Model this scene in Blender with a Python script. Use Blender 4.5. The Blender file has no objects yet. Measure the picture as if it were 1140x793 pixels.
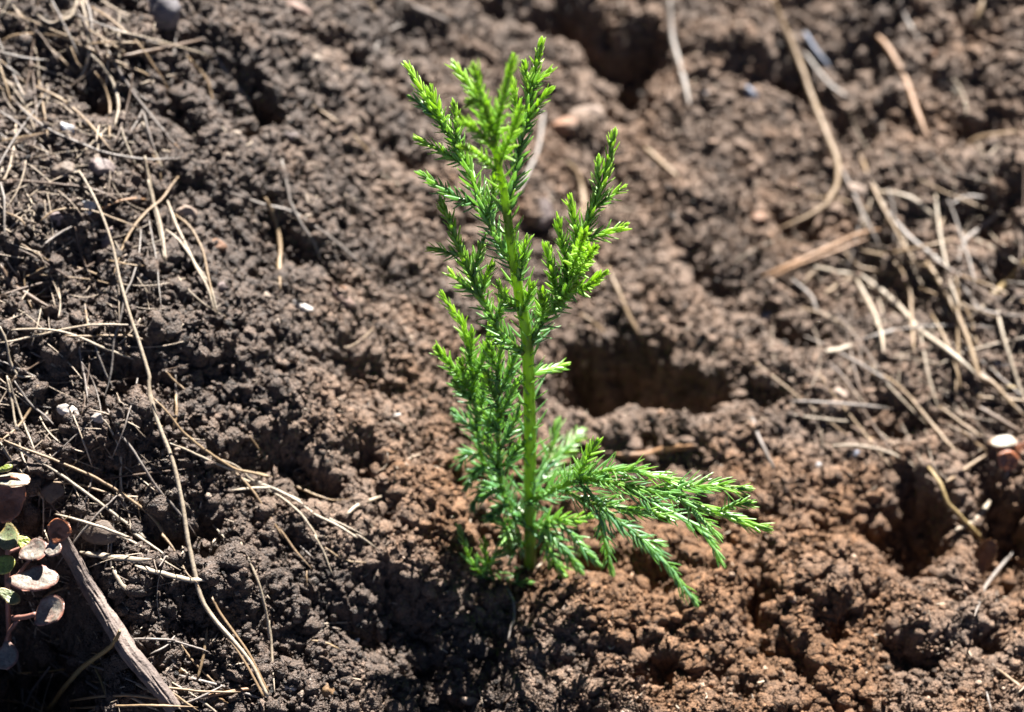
import bpy, math, random
import numpy as np
from mathutils import Vector, Matrix

random.seed(7)
R = np.random.default_rng(11)
C = bpy.context.scene.collection
S = bpy.context.scene

# ------------------------------------------------------------------ camera, sky, sun, exposure
PITCH = math.radians(40.0)
LENS, SENSOR, DIST = 85.0, 36.0, 0.75
PW, PH = 1140.0, 793.0
FWD = np.array([0.0, math.cos(PITCH), -math.sin(PITCH)])
UPV = np.array([0.0, math.sin(PITCH), math.cos(PITCH)])
RGT = np.array([1.0, 0.0, 0.0])
K = SENSOR / LENS / PW                       # metres per picture unit at one metre
EYE = -RGT * (20 * K * DIST) + UPV * (243.5 * K * DIST) - FWD * DIST

cam_data = bpy.data.cameras.new('camera')
cam = bpy.data.objects.new('camera', cam_data)
C.objects.link(cam)
cam.location = EYE
cam.rotation_euler = (math.pi / 2 - PITCH, 0, 0)
cam_data.lens, cam_data.sensor_width = LENS, SENSOR
cam_data.clip_start, cam_data.clip_end = 0.02, 50
cam_data.dof.use_dof = True
cam_data.dof.focus_distance = DIST - 0.062
cam_data.dof.aperture_fstop = 6.6
cam_data.dof.aperture_blades = 9
S.camera = cam

SUN_EL, SUN_AZ = math.radians(49.5), math.radians(18)     # azimuth from +Y towards +X
world = bpy.data.worlds.new('World')
S.world = world
world.use_nodes = True
nt = world.node_tree
bg = nt.nodes['Background']
sky = nt.nodes.new('ShaderNodeTexSky')
sky.sky_type = 'NISHITA'
sky.sun_disc = False
sky.sun_elevation, sky.sun_rotation = SUN_EL, SUN_AZ
sky.altitude, sky.air_density, sky.dust_density = 5000, .25, .1      # thin-air setting for a darker sky and weaker fill in the shadows
nt.links.new(sky.outputs[0], bg.inputs[0])
bg.inputs[1].default_value = 0.05
sun_data = bpy.data.lights.new('sun', 'SUN')
sun_data.energy, sun_data.angle, sun_data.color = 5.0, math.radians(0.53), (1.0, 0.965, 0.92)
sun = bpy.data.objects.new('sun', sun_data)
C.objects.link(sun)
sun_dir = Vector((math.sin(SUN_AZ) * math.cos(SUN_EL), math.cos(SUN_AZ) * math.cos(SUN_EL), math.sin(SUN_EL)))
sun.rotation_euler = sun_dir.to_track_quat('Z', 'Y').to_euler()
sun.location = sun_dir * 3
S.view_settings.view_transform = 'Standard'
S.view_settings.look = 'None'
S.view_settings.exposure = 2.4
S.view_settings.gamma = 1.0
S.cycles.max_bounces = 6
S.cycles.use_denoising = True

# ------------------------------------------------------------------ helpers
def tag(o, label=None, cat=None, group=None, kind=None):
    if label: o['label'] = label
    if cat: o['category'] = cat
    if group: o['group'] = group
    if kind: o['kind'] = kind
    return o

def empty(name, loc):
    o = bpy.data.objects.new(name, None)
    o.empty_display_size = 0.01
    C.objects.link(o)
    o.location = loc
    return o

def make_mesh(name, V, F, mat, parent=None, smooth=True, attrs=None, centre=False):
    """V (n,3) floats, F (m,k) ints or list of such arrays with their own k: ONE mesh object."""
    V = np.asarray(V, np.float32)
    Fs = F if isinstance(F, list) else [F]
    Fs = [np.asarray(f, np.int32) for f in Fs if len(f)]
    me = bpy.data.meshes.new(name)
    loops = np.concatenate([f.ravel() for f in Fs])
    sizes = np.concatenate([np.full(len(f), f.shape[1], np.int32) for f in Fs])
    starts = np.concatenate([[0], np.cumsum(sizes)[:-1]]).astype(np.int32)
    me.vertices.add(len(V)); me.vertices.foreach_set('co', V.ravel())
    me.loops.add(len(loops)); me.loops.foreach_set('vertex_index', loops.astype(np.int32))
    me.polygons.add(len(sizes)); me.polygons.foreach_set('loop_start', starts)
    me.update(calc_edges=True)
    if smooth:
        me.polygons.foreach_set('use_smooth', np.ones(len(sizes), bool))
    for k, a in (attrs or {}).items():
        at_ = me.attributes.new(k, 'FLOAT', 'POINT')
        at_.data.foreach_set('value', np.asarray(a, np.float32))
    me.materials.append(mat)
    me.update()
    o = bpy.data.objects.new(name, me)
    C.objects.link(o)
    if parent is not None:
        o.parent = parent
        me.transform(Matrix.Translation(-parent_loc(parent)))       # parts are given in world places
    elif centre:
        c = Vector(V.mean(axis=0).tolist())
        me.transform(Matrix.Translation(-c)); o.location = c
    return o

def parent_loc(p):
    v = Vector(p.location)
    while p.parent is not None:
        p = p.parent; v = v + Vector(p.location)
    return v

def rtab(seed):
    return np.random.default_rng(seed).random((256, 256)).astype(np.float32)
_T = {}
def vnoise(x, y, seed):
    """smooth value noise in -1..1"""
    T = _T.setdefault(seed, rtab(seed))
    xi, yi = np.floor(x).astype(np.int64), np.floor(y).astype(np.int64)
    fx, fy = x - xi, y - yi
    fx, fy = fx * fx * fx * (fx * (fx * 6 - 15) + 10), fy * fy * fy * (fy * (fy * 6 - 15) + 10)
    x0, x1, y0, y1 = xi & 255, (xi + 1) & 255, yi & 255, (yi + 1) & 255
    a = T[y0, x0] * (1 - fx) + T[y0, x1] * fx
    b = T[y1, x0] * (1 - fx) + T[y1, x1] * fx
    return (a * (1 - fy) + b * fy) * 2 - 1
def fbm(x, y, seed, octv=4, gain=.5):
    s, a, n = 0, 1.0, 0
    for k in range(octv):
        s = s + a * vnoise(x * 2 ** k + 17.3 * k, y * 2 ** k - 9.1 * k, seed + k); n += a; a *= gain
    return s / n
def worley(x, y, seed):
    """domes: 1 - squared distance to the closest jittered point, and the point's own random number"""
    Tx, Ty, Tr = _T.setdefault(seed, rtab(seed)), _T.setdefault(seed + 1, rtab(seed + 1)), _T.setdefault(seed + 2, rtab(seed + 2))
    xi, yi = np.floor(x).astype(np.int64), np.floor(y).astype(np.int64)
    best = np.full(x.shape, 9.0, np.float32); rid = np.zeros(x.shape, np.float32)
    for dy in (-1, 0, 1):
        for dx in (-1, 0, 1):
            cx, cy = (xi + dx) & 255, (yi + dy) & 255
            r = Tr[cy, cx]
            sx = xi + dx + Tx[cy, cx]; sy = yi + dy + Ty[cy, cx]
            d = ((x - sx) ** 2 + (y - sy) ** 2) / (.35 + .9 * r)
            m = d < best
            best = np.where(m, d, best); rid = np.where(m, r, rid)
    return np.clip(1 - best, -1, 1), rid
def worley3(x, y, z, seed):
    Ts = _T.setdefault(('w3', seed), np.random.default_rng(seed).random((4, 65536)).astype(np.float32))
    x, y, z = (np.asarray(v, np.float32) for v in (x, y, z))
    xi, yi, zi = (np.floor(v).astype(np.int32) for v in (x, y, z))
    fx, fy, fz = x - xi, y - yi, z - zi
    best = np.full(x.shape, 9.0, np.float32); rid = np.zeros(x.shape, np.float32)
    for dz in (-1, 0, 1):
        for dy in (-1, 0, 1):
            for dx in (-1, 0, 1):
                h = ((xi + dx) * 7919 + (yi + dy) * 104729 + (zi + dz) * 1299709) & 65535
                r = Ts[3][h]
                d = ((fx - dx - Ts[0][h]) ** 2 + (fy - dy - Ts[1][h]) ** 2 + (fz - dz - Ts[2][h]) ** 2) / (.35 + .9 * r)
                m = d < best
                best = np.where(m, d, best); rid = np.where(m, r, rid)
    return np.clip(1 - best, -1, 1), rid
def sstep(a, b, x):
    t = np.clip((x - a) / (b - a), 0, 1)
    return t * t * (3 - 2 * t)

# ------------------------------------------------------------------ the lie of the land
def base_h(x, y):
    z = 0.20 * np.clip(y, -.5, 1.2)
    bank = sstep(.03, -.15, x) * (.072 * sstep(-.11, .06, y) + .012)
    bank += .02 * sstep(.02, -.15, x) * sstep(.03, .16, y)
    z = z + bank
    z = z + .03 * sstep(.10, .20, x) * sstep(.02, .15, y)        # slope climbs behind on the far side
    z = z + .02 * sstep(.15, .32, y)
    return z
def ray(px, py):
    px, py = np.asarray(px, float), np.asarray(py, float)
    d = FWD + ((px - 570) * K)[..., None] * RGT + (-(py - 396.5) * K)[..., None] * UPV
    return d                                                        # times depth
def march(px, py, hf, t0=.45, t1=1.4, n=900):
    d = ray(px, py)
    t = np.full(d.shape[:-1], t1); done = np.zeros(d.shape[:-1], bool)
    for tt in np.linspace(t0, t1, n):
        p = EYE + d * tt
        hit = (p[..., 2] <= hf(p[..., 0], p[..., 1])) & ~done
        t = np.where(hit, tt, t); done |= hit
    return t
# hollows (+) and mounds (-): picture x, y of the middle, half sizes there, depth in mm
HOLLOWS = [
    (696,424,66,36,37),(764,442,42,22,21),(648,398,36,26,24),(622,26,46,26,18),(705,58,52,34,20),(688,106,36,22,18),(560,20,40,22,8),
    (250,98,46,26,14),(285,122,26,18,10),(110,120,26,22,12),(60,105,40,30,8),(195,118,24,20,10),(285,270,38,28,14),(350,300,26,16,9),
    (1015,588,44,38,24),(1118,600,40,60,20),(890,748,34,22,13),(730,655,30,18,9),(712,748,36,20,10),(850,690,26,34,16),
    (885,100,34,24,16),(965,85,30,28,11),(1098,235,44,28,16),(1065,40,26,20,8),(820,325,32,24,9),(760,300,25,25,9),(880,360,35,25,10),(850,440,40,18,9),(995,470,40,18,8),
    (940,580,34,20,8),(40,735,80,40,22),(20,680,50,50,20),(425,690,55,22,14),(330,535,48,26,16),(385,505,26,20,12),(230,600,40,26,14),(190,590,24,20,8),
    (270,545,20,16,8),(420,560,20,16,5),(500,735,60,50,12),(560,690,26,40,10),(395,420,40,20,8),(450,330,30,30,8),(500,260,24,20,8),(545,600,24,16,8),
    (330,90,30,20,8),(390,75,30,22,8),(440,50,30,24,9),(460,190,30,24,7),(90,265,26,18,8),(60,310,50,20,8),(40,430,30,30,10),(140,425,36,20,12),
    (130,530,40,24,9),(300,500,26,20,8),(330,740,30,20,8),(880,250,36,20,12),(960,300,30,24,10),(1010,330,28,24,10),(940,150,30,30,12),(1090,150,50,26,10),
    (640,215,30,22,12),(610,270,24,20,9),(1125,300,36,26,12),(790,600,30,18,9),(650,620,30,14,6),(1010,745,36,22,10),(1100,735,30,18,10),(930,690,24,16,8),
    (770,480,90,26,-9),(860,420,70,26,-8),(650,690,60,28,-6),(780,700,50,20,-8),(940,660,60,22,-8),(1060,700,60,18,-7),(430,620,60,26,-5),(330,420,60,30,-6),
    (760,220,80,28,-7),(480,560,46,26,-6),(250,640,50,22,-9),(130,480,50,22,-6),(770,60,60,26,-10),(1000,230,70,26,-6),(330,190,60,30,-5),
]
_hp = np.array(HOLLOWS, float)
_ht = march(_hp[:, 0], _hp[:, 1], base_h)
_hw = EYE + ray(_hp[:, 0], _hp[:, 1]) * _ht[:, None]
def low_h(x, y):
    z = base_h(x, y)
    wx = x + .011 * fbm(x / .018, y / .018, 300, 4, .6)
    wy = y + .011 * fbm(x / .018, y / .018, 310, 4, .6)
    for (px, py, rx, ry, dep), t, w in zip(HOLLOWS, _ht, _hw):
        ax, ay = rx * K * t, ry * K * t / .72
        q = ((wx - w[0]) / ax) ** 2 + ((wy - w[1]) / ay) ** 2
        z = z - dep * (.00105 if dep > 17 else .0007) * np.exp(-q ** (1.7 if dep > 0 else 1.2))
    near = np.exp(-((x / .016) ** 2 + ((y + .002) / .016) ** 2))
    z = z * (1 - near) + near * .0
    return z
def axis(lo, hi, n, far, m):
    core = np.linspace(lo, hi, n)
    g = np.cumsum((hi - lo) / n * 1.16 ** np.arange(1, m + 1)); g = g * (far / g[-1]) if g[-1] < far else g
    return np.concatenate([lo - g[::-1], core, hi + g])
xs = axis(-.205, .205, 1120, 2.0, 40)
yn = np.cumsum(np.linspace(.00032, .00055, 1000)); yn = -.125 + (yn - yn[0]) * (.435 / (yn[-1] - yn[0]))
g1 = np.cumsum(.0004 * 1.16 ** np.arange(1, 45)); g2 = np.cumsum(.0006 * 1.16 ** np.arange(1, 45))
ys = np.concatenate([yn[0] - g1[::-1], yn, yn[-1] + g2])
X, Y = np.meshgrid(xs, ys)
X, Y = X.astype(np.float64), Y.astype(np.float64)
NX, NY = len(xs), len(ys)
fade = np.clip(1 - np.maximum(np.maximum(X - .22, -.22 - X), np.maximum(Y - .32, -.14 - Y)) / .1, 0, 1)
ZL = low_h(X, Y)
# rough soil: lumps of 30 mm down to grains of a millimetre, warped so no lump is round
wx = X + .0048 * fbm(X / .010, Y / .010, 20, 4, .6) + .0009 * fbm(X / .0028, Y / .0028, 24, 2)
wy = Y + .0048 * fbm(X / .010, Y / .010, 30, 4, .6) + .0009 * fbm(X / .0028, Y / .0028, 34, 2)
rough = sstep(-.35, .35, fbm(X / .045, Y / .045, 40, 3))
lumpy = sstep(-.3, .4, fbm(X / .05 + 7, Y / .05, 44, 3))
d0, r0 = worley(wx / .026, wy / .026, 50)
d1, r1 = worley(wx / .0105, wy / .0105, 60)
ridge = 1 - 2 * np.abs(fbm(wx / .019, wy / .019, 120, 4, .55))
mid = .0045 * fbm(X / .035, Y / .035, 100, 5, .55) + .0030 * (d0 - .3) * (.3 + .7 * lumpy) + .0026 * (d1 - .3) * (.3 + .9 * rough) * (.5 + r1) + .0036 * (ridge - .5) * (.4 + .8 * rough)
mid = mid - mid.mean()
near0 = np.exp(-((X / .012) ** 2 + ((Y + .002) / .012) ** 2))
ZM = ZL + mid * (.25 + .75 * fade) * (1 - .6 * near0)
def normals(Z):
    gx = np.gradient(Z, xs, axis=1); gy = np.gradient(Z, ys, axis=0)
    gl = np.sqrt(1 + gx ** 2 + gy ** 2)
    return -gx / gl, -gy / gl, 1 / gl
nx_, ny_, nz_ = normals(ZM)
# the crumb structure is carried along the surface normal and measured in space, so walls of hollows are as crumbly as the flat
dense = fade > .01
def w3(cell, seed):
    D = np.zeros(X.shape, np.float32); Q = np.full(X.shape, .5, np.float32)
    D[dense], Q[dense] = worley3(wx[dense] / cell + 50, wy[dense] / cell + 50, (ZM[dense] + .3) / cell, seed)
    return D, Q
d2, r2 = w3(.0050, 70)
d3, r3 = w3(.0022, 80)
d4, r4 = w3(.0011, 90)
fine = .0023 * (d2 - .3) * (.4 + r2) + .0019 * (d3 - .3) * (.4 + r3) + .0011 * d4 * (.5 + r4) + .0010 * fbm(X / .004, Y / .004, 110, 4, .65)
amt = fine * fade
ZG = ZM + amt * nz_
GX, GY = X + amt * nx_, Y + amt * ny_
def bil(A, x, y):
    x, y = np.asarray(x, float), np.asarray(y, float)
    fi = np.interp(x, xs, np.arange(NX)); fj = np.interp(y, ys, np.arange(NY))
    i = np.clip(fi.astype(int), 0, NX - 2); j = np.clip(fj.astype(int), 0, NY - 2)
    a, b = fi - i, fj - j
    return (A[j, i] * (1 - a) + A[j, i + 1] * a) * (1 - b) + (A[j + 1, i] * (1 - a) + A[j + 1, i + 1] * a) * b
# ------------------------------------------------------------------ materials
def nodes(name):
    m = bpy.data.materials.new(name); m.use_nodes = True
    t = m.node_tree
    return m, t, t.nodes['Principled BSDF'], t.nodes['Material Output']
def add(t, kind, **kw):
    n = t.nodes.new(kind)
    for k, v in kw.items(): setattr(n, k, v)
    return n
def noise(t, scale, detail=4, rough=.55, coord=None):
    n = add(t, 'ShaderNodeTexNoise'); n.inputs['Scale'].default_value = scale
    n.inputs['Detail'].default_value = detail; n.inputs['Roughness'].default_value = rough
    if coord is not None: t.links.new(coord, n.inputs['Vector'])
    return n
def mixc(t, fac, a, b, mode='MIX'):
    n = add(t, 'ShaderNodeMix', data_type='RGBA', blend_type=mode)
    for v, i in ((fac, 0), (a, 6), (b, 7)):
        if hasattr(v, 'links'): t.links.new(v, n.inputs[i])
        else: n.inputs[i].default_value = v if i == 0 else (*v, 1)
    return n.outputs[2]
def ramp(t, src, lo, hi, a=0.0, b=1.0):
    n = add(t, 'ShaderNodeMapRange'); t.links.new(src, n.inputs[0])
    for i, v in enumerate((lo, hi, a, b)): n.inputs[i + 1].default_value = v
    return n.outputs[0]
def mathn(t, op, a, b):
    n = add(t, 'ShaderNodeMath', operation=op)
    for i, v in enumerate((a, b)):
        if hasattr(v, 'links'): t.links.new(v, n.inputs[i])
        else: n.inputs[i].default_value = v
    return n.outputs[0]
def bump(t, src, dist, strength=1.0):
    n = add(t, 'ShaderNodeBump'); n.inputs['Distance'].default_value = dist; n.inputs['Strength'].default_value = strength
    t.links.new(src, n.inputs['Height']); return n.outputs[0]

def soil_material():
    m, t, p, out = nodes('soil')
    pos = add(t, 'ShaderNodeNewGeometry').outputs['Position']
    warm = add(t, 'ShaderNodeAttribute', attribute_name='warm').outputs['Fac']
    tone = add(t, 'ShaderNodeAttribute', attribute_name='tone').outputs['Fac']
    n1, n2, n3 = noise(t, 55, 3, .5, pos), noise(t, 420, 3, .6, pos), noise(t, 1500, 3, .6, pos)
    w = mathn(t, 'ADD', warm, ramp(t, n1.outputs[0], .3, .7, -.22, .22))
    w.node.use_clamp = True
    c = mixc(t, ramp(t, w, .12, .5), SOIL_GREY, SOIL_DRY)
    c = mixc(t, ramp(t, w, .5, .95), c, SOIL_WARM)
    c = mixc(t, ramp(t, n2.outputs[0], .35, .65), c, (1.35, 1.3, 1.25), 'MULTIPLY')
    v = mathn(t, 'MULTIPLY', ramp(t, n3.outputs[0], .3, .7, .45, 1.5), ramp(t, tone, 0, 1, .15, 1.9))
    hsv = add(t, 'ShaderNodeHueSaturation'); t.links.new(c, hsv.inputs['Color']); t.links.new(v, hsv.inputs['Value'])
    c = mixc(t, ramp(t, tone, .93, 1.0, 0, .45), hsv.outputs[0], (.46, .38, .30))
    t.links.new(c, p.inputs['Base Color'])
    t.links.new(ramp(t, w, 0, 1, .60, .75), p.inputs['Roughness'])
    t.links.new(ramp(t, w, 0, 1, .42, .25), p.inputs['Specular IOR Level'])
    vo = add(t, 'ShaderNodeTexVoronoi'); vo.inputs['Scale'].default_value = 1500; t.links.new(pos, vo.inputs['Vector'])
    vo2 = add(t, 'ShaderNodeTexVoronoi'); vo2.inputs['Scale'].default_value = 3100; t.links.new(pos, vo2.inputs['Vector'])
    hgt = mathn(t, 'ADD', mathn(t, 'MULTIPLY', vo.outputs['Distance'], -1.0), mathn(t, 'MULTIPLY', vo2.outputs['Distance'], -.5))
    hgt = mathn(t, 'ADD', hgt, mathn(t, 'MULTIPLY', noise(t, 3000, 3, .7, pos).outputs[0], .5))
    t.links.new(bump(t, hgt, .00055, 1.0), p.inputs['Normal'])
    return m
SOIL_GREY, SOIL_DRY, SOIL_WARM = (.060, .041, .030), (.128, .087, .062), (.126, .068, .035)
M_SOIL = soil_material()

def straw_material(name, c1, c2, rough=.55):
    m, t, p, out = nodes(name)
    oi = add(t, 'ShaderNodeObjectInfo')
    pos = add(t, 'ShaderNodeNewGeometry').outputs['Position']
    al = add(t, 'ShaderNodeAttribute', attribute_name='along').outputs['Fac']
    n1, n2 = noise(t, 130, 4, .6, pos), noise(t, 900, 3, .6, pos)
    f = mathn(t, 'ADD', ramp(t, n1.outputs[0], .3, .7, -.2, .7), mathn(t, 'MULTIPLY', oi.outputs['Random'], .5))
    f.node.use_clamp = True
    c = mixc(t, f, c1, c2)
    c = mixc(t, ramp(t, n2.outputs[0], .5, .72, 0, .5), c, (.07, .05, .035))
    c = mixc(t, ramp(t, al, .93, 1.0, 0, .6), c, (.12, .075, .045))
    t.links.new(c, p.inputs['Base Color'])
    p.inputs['Roughness'].default_value = rough
    p.inputs['Specular IOR Level'].default_value = .4
    t.links.new(bump(t, n2.outputs[0], .0003, .5), p.inputs['Normal'])
    return m
M_TAN = straw_material('tan_straw', (0.231, 0.160, 0.088), (0.165, 0.105, 0.055))
M_GREY = straw_material('grey_straw', (0.198, 0.176, 0.154), (0.132, 0.105, 0.088))
M_PALE = straw_material('pale_straw', (0.319, 0.270, 0.204), (0.242, 0.187, 0.127))
M_BROWN = straw_material('brown_straw', (0.110, 0.069, 0.041), (0.066, 0.041, 0.028))
M_GOLD = straw_material('golden_straw', (0.275, 0.198, 0.083), (0.220, 0.149, 0.061))
M_ORANGE = straw_material('orange_straw', (0.264, 0.143, 0.066), (0.198, 0.105, 0.050))

def stone_material(name, c1, c2, rough=.7):
    m, t, p, out = nodes(name)
    pos = add(t, 'ShaderNodeNewGeometry').outputs['Position']
    n1, n2 = noise(t, 160, 5, .6, pos), noise(t, 1100, 3, .6, pos)
    c = mixc(t, ramp(t, n1.outputs[0], .35, .65), c1, c2)
    c = mixc(t, ramp(t, n2.outputs[0], .52, .7, 0, .55), c, tuple(.35 * v for v in c2))
    t.links.new(c, p.inputs['Base Color'])
    p.inputs['Roughness'].default_value = rough
    t.links.new(bump(t, n2.outputs[0], .0006, .6), p.inputs['Normal'])
    return m
M_STONE = {
    'grey': stone_material('grey_stone', (0.150, 0.135, 0.140), (0.100, 0.090, 0.095)),
    'white': stone_material('white_stone', (0.446, 0.446, 0.446), (0.341, 0.341, 0.347)),
    'pink': stone_material('pinkish_stone', (0.170, 0.125, 0.115), (0.110, 0.083, 0.075)),
    'cream': stone_material('cream_stone', (0.310, 0.230, 0.175), (0.225, 0.160, 0.120)),
    'orange': stone_material('orange_stone', (0.260, 0.130, 0.070), (0.175, 0.090, 0.050)),
    'blue': stone_material('bluish_stone', (0.200, 0.220, 0.275), (0.125, 0.140, 0.180)),
    'brown': stone_material('brown_stone', (0.120, 0.085, 0.060), (0.080, 0.055, 0.040)),
    'ochre': stone_material('ochre_stone', (0.225, 0.130, 0.050), (0.140, 0.075, 0.030)),
    'wood': stone_material('weathered_wood', (.46, .42, .38), (.26, .22, .19)),
    'pinkwood': stone_material('pinkish_wood', (0.260, 0.170, 0.130), (0.190, 0.120, 0.090)),
}
# ------------------------------------------------------------------ clods stamped on the ground, then the ground itself
def ico(sub):
    bm = __import__('bmesh').new()
    __import__('bmesh').ops.create_icosphere(bm, subdivisions=sub, radius=1)
    V = np.array([v.co[:] for v in bm.verts]); F = np.array([[v.index for v in f.verts] for f in bm.faces])
    bm.free(); return V, F
ICO = {k: ico(k) for k in (1, 2, 3, 4)}
def lump(sub, rng, knobs=26, grain=.0, sharp=.5):
    """a soil crumb: knobby ball of merged grains"""
    V, F = ICO[sub]
    s = rng.normal(size=(knobs, 3)); s /= np.linalg.norm(s, axis=1)[:, None]
    rad = rng.uniform(.25, .75, knobs)
    d = np.linalg.norm(V[:, None] - s[None], axis=2) / rad[None]
    k = np.clip(1 - d ** 2, 0, 1).max(axis=1)
    r = .72 + sharp * .55 * k
    W0 = V * r[:, None]
    for _ in range(7):                                           # broken faces
        nn = rng.normal(size=3); nn /= np.linalg.norm(nn); dd = W0 @ nn; h = rng.uniform(.5, .85)
        W0 = W0 - np.where(dd > h, (dd - h) * .8, 0)[:, None] * nn
    r = np.linalg.norm(W0, axis=1)
    if grain:
        s2 = rng.normal(size=(330, 3)); s2 /= np.linalg.norm(s2, axis=1)[:, None]
        d2 = np.linalg.norm(V[:, None] - s2[None], axis=2).min(axis=1)
        r = r + grain * np.clip(1 - (d2 / .13) ** 2, -.5, 1)
    W = V * r[:, None] * rng.uniform(.6, 1.35, 3)
    return W, F
def rotations(n, rng):
    q = rng.normal(size=(n, 4)); q /= np.linalg.norm(q, axis=1)[:, None]
    w, x, y, z = q.T
    return np.stack([np.stack([1-2*(y*y+z*z), 2*(x*y-z*w), 2*(x*z+y*w)], -1),
                     np.stack([2*(x*y+z*w), 1-2*(x*x+z*z), 2*(y*z-x*w)], -1),
                     np.stack([2*(x*z-y*w), 2*(y*z+x*w), 1-2*(x*x+y*y)], -1)], 1)
def warmth(x, y):
    dry = sstep(-.115, -.035, x - .25 * y)                            # pale dry crumbs away from the damp bank
    dug = sstep(-.04, .04, x + .6 * y) * (1 - sstep(.015, .06, y))    # reddish soil thrown out of the planting hole
    dug = dug * (1 - .5 * sstep(.085, .13, x))
    w = .06 + .42 * dry + .48 * dug + .42 * np.exp(-((x + .022) / .03) ** 2 - ((y - .012) / .03) ** 2)
    w = w - .30 * sstep(.0, -.02, x) * sstep(.0, -.03, y) * (1 - .4 * dug)
    return np.clip(w + .22 * fbm(x / .03, y / .03, 500, 3), 0, 1)
def scatter(templates, P, sc, rng, tone):
    Vs, Fs, At, Wm, off = [], [], [], [], 0
    which = rng.integers(0, len(templates), len(P))
    Wp = warmth(P[:, 0], P[:, 1])
    for k, (V, F) in enumerate(templates):
        idx = np.nonzero(which == k)[0]
        if not len(idx): continue
        Rm = rotations(len(idx), rng)
        W = np.einsum('nij,vj->nvi', Rm, V) * sc[idx][:, None, None] + P[idx][:, None, :]
        Vs.append(W.reshape(-1, 3)); n = len(V)
        Fs.append((F[None] + (off + np.arange(len(idx)) * n)[:, None, None]).reshape(-1, 3)); off += n * len(idx)
        At.append(np.repeat(tone[idx], n)); Wm.append(np.repeat(Wp[idx], n))
    return np.concatenate(Vs), np.concatenate(Fs), np.concatenate(At), np.concatenate(Wm)

def soften(A, k):
    for _ in range(k):
        B = A.copy()
        B[1:-1, 1:-1] = (A[:-2, 1:-1] + A[2:, 1:-1] + A[1:-1, :-2] + A[1:-1, 2:] + 2 * A[1:-1, 1:-1]) / 6
        A = B
    return A
ZS = ZG.copy()
rc = np.random.default_rng(5)
def spots(n, rng, Z):
    """n places spread evenly over the SURFACE Z (walls get their share), with the normals there"""
    i0, i1 = np.searchsorted(xs, (-.20, .20)); j0, j1 = np.searchsorted(ys, (-.12, .30))
    a_, b_, c_ = normals(Z)
    w = ((np.diff(xs)[None, i0:i1] * np.diff(ys)[j0:j1, None]) / np.clip(c_[j0:j1, i0:i1], .25, 1)).ravel()
    w = w * (1.15 - .55 * (Y[j0:j1, i0:i1].ravel() + .12) / .42)
    k = rng.choice(len(w), n, p=w / w.sum())
    jj, ii = k // (i1 - i0) + j0, k % (i1 - i0) + i0
    N = np.stack([a_[jj, ii], b_[jj, ii], c_[jj, ii]], 1)
    return xs[ii] + rng.uniform(-.0002, .0002, n), ys[jj] + rng.uniform(-.0002, .0002, n), Z[jj, ii], N
cx, cy, cz, cn = spots(2300, rc, ZM)
keep = (fbm(cx / .03, cy / .03, 600, 2) + .25 * rc.normal(size=len(cx)) > -.05) & (np.hypot(cx, cy) > .014)
cx, cy, cz, cn = cx[keep], cy[keep], cz[keep], cn[keep]
cr = np.clip(.0017 * np.exp(.42 * rc.normal(size=len(cx))), .0010, .0050)
big = rc.random(len(cx)) < .05
cr[big] *= 1.6
cx, cy, cz = cx + cn[:, 0] * cr * .3, cy + cn[:, 1] * cr * .3, cz + cn[:, 2] * cr * .3
for x, y, z, r in zip(cx, cy, cz, cr):
    i0, i1 = np.searchsorted(xs, (x - r, x + r)); j0, j1 = np.searchsorted(ys, (y - r, y + r))
    q = r * r - (X[j0:j1, i0:i1] - x) ** 2 - (Y[j0:j1, i0:i1] - y) ** 2
    ZS[j0:j1, i0:i1] = np.where(q > 0, np.maximum(ZS[j0:j1, i0:i1], z + .85 * np.sqrt(np.clip(q, 0, None))), ZS[j0:j1, i0:i1])
V, F, A, W = scatter([lump(4, rc, 40, .12, .55) for _ in range(5)] + [lump(4, rc, 60, .10, .8) for _ in range(2)],
                     np.stack([cx, cy, cz], 1), cr * .95, rc, np.clip(.5 + .16 * rc.normal(size=len(cx)), 0, .9))
tag(make_mesh('soil_clods', V, F, M_SOIL, attrs={'tone': A, 'warm': W}), 'knobby brown clods of dug soil scattered over the planting bed', 'soil clods', kind='stuff')

jj, ii = np.meshgrid(np.arange(NY - 1), np.arange(NX - 1), indexing='ij')
a = (jj * NX + ii).ravel()
quads = np.stack([a, a + 1, a + 1 + NX, a + NX], 1)
tone_g = np.clip(.42 + .16 * (r3 - .5) + .14 * (r2 - .5) + .10 * fbm(X / .02, Y / .02, 700, 3), 0, .9)
make_mesh('ground', np.stack([GX.ravel(), GY.ravel(), ZG.ravel()], 1), quads, M_SOIL,
          attrs={'tone': tone_g.ravel(), 'warm': warmth(X, Y).ravel()})['kind'] = 'structure'

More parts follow.
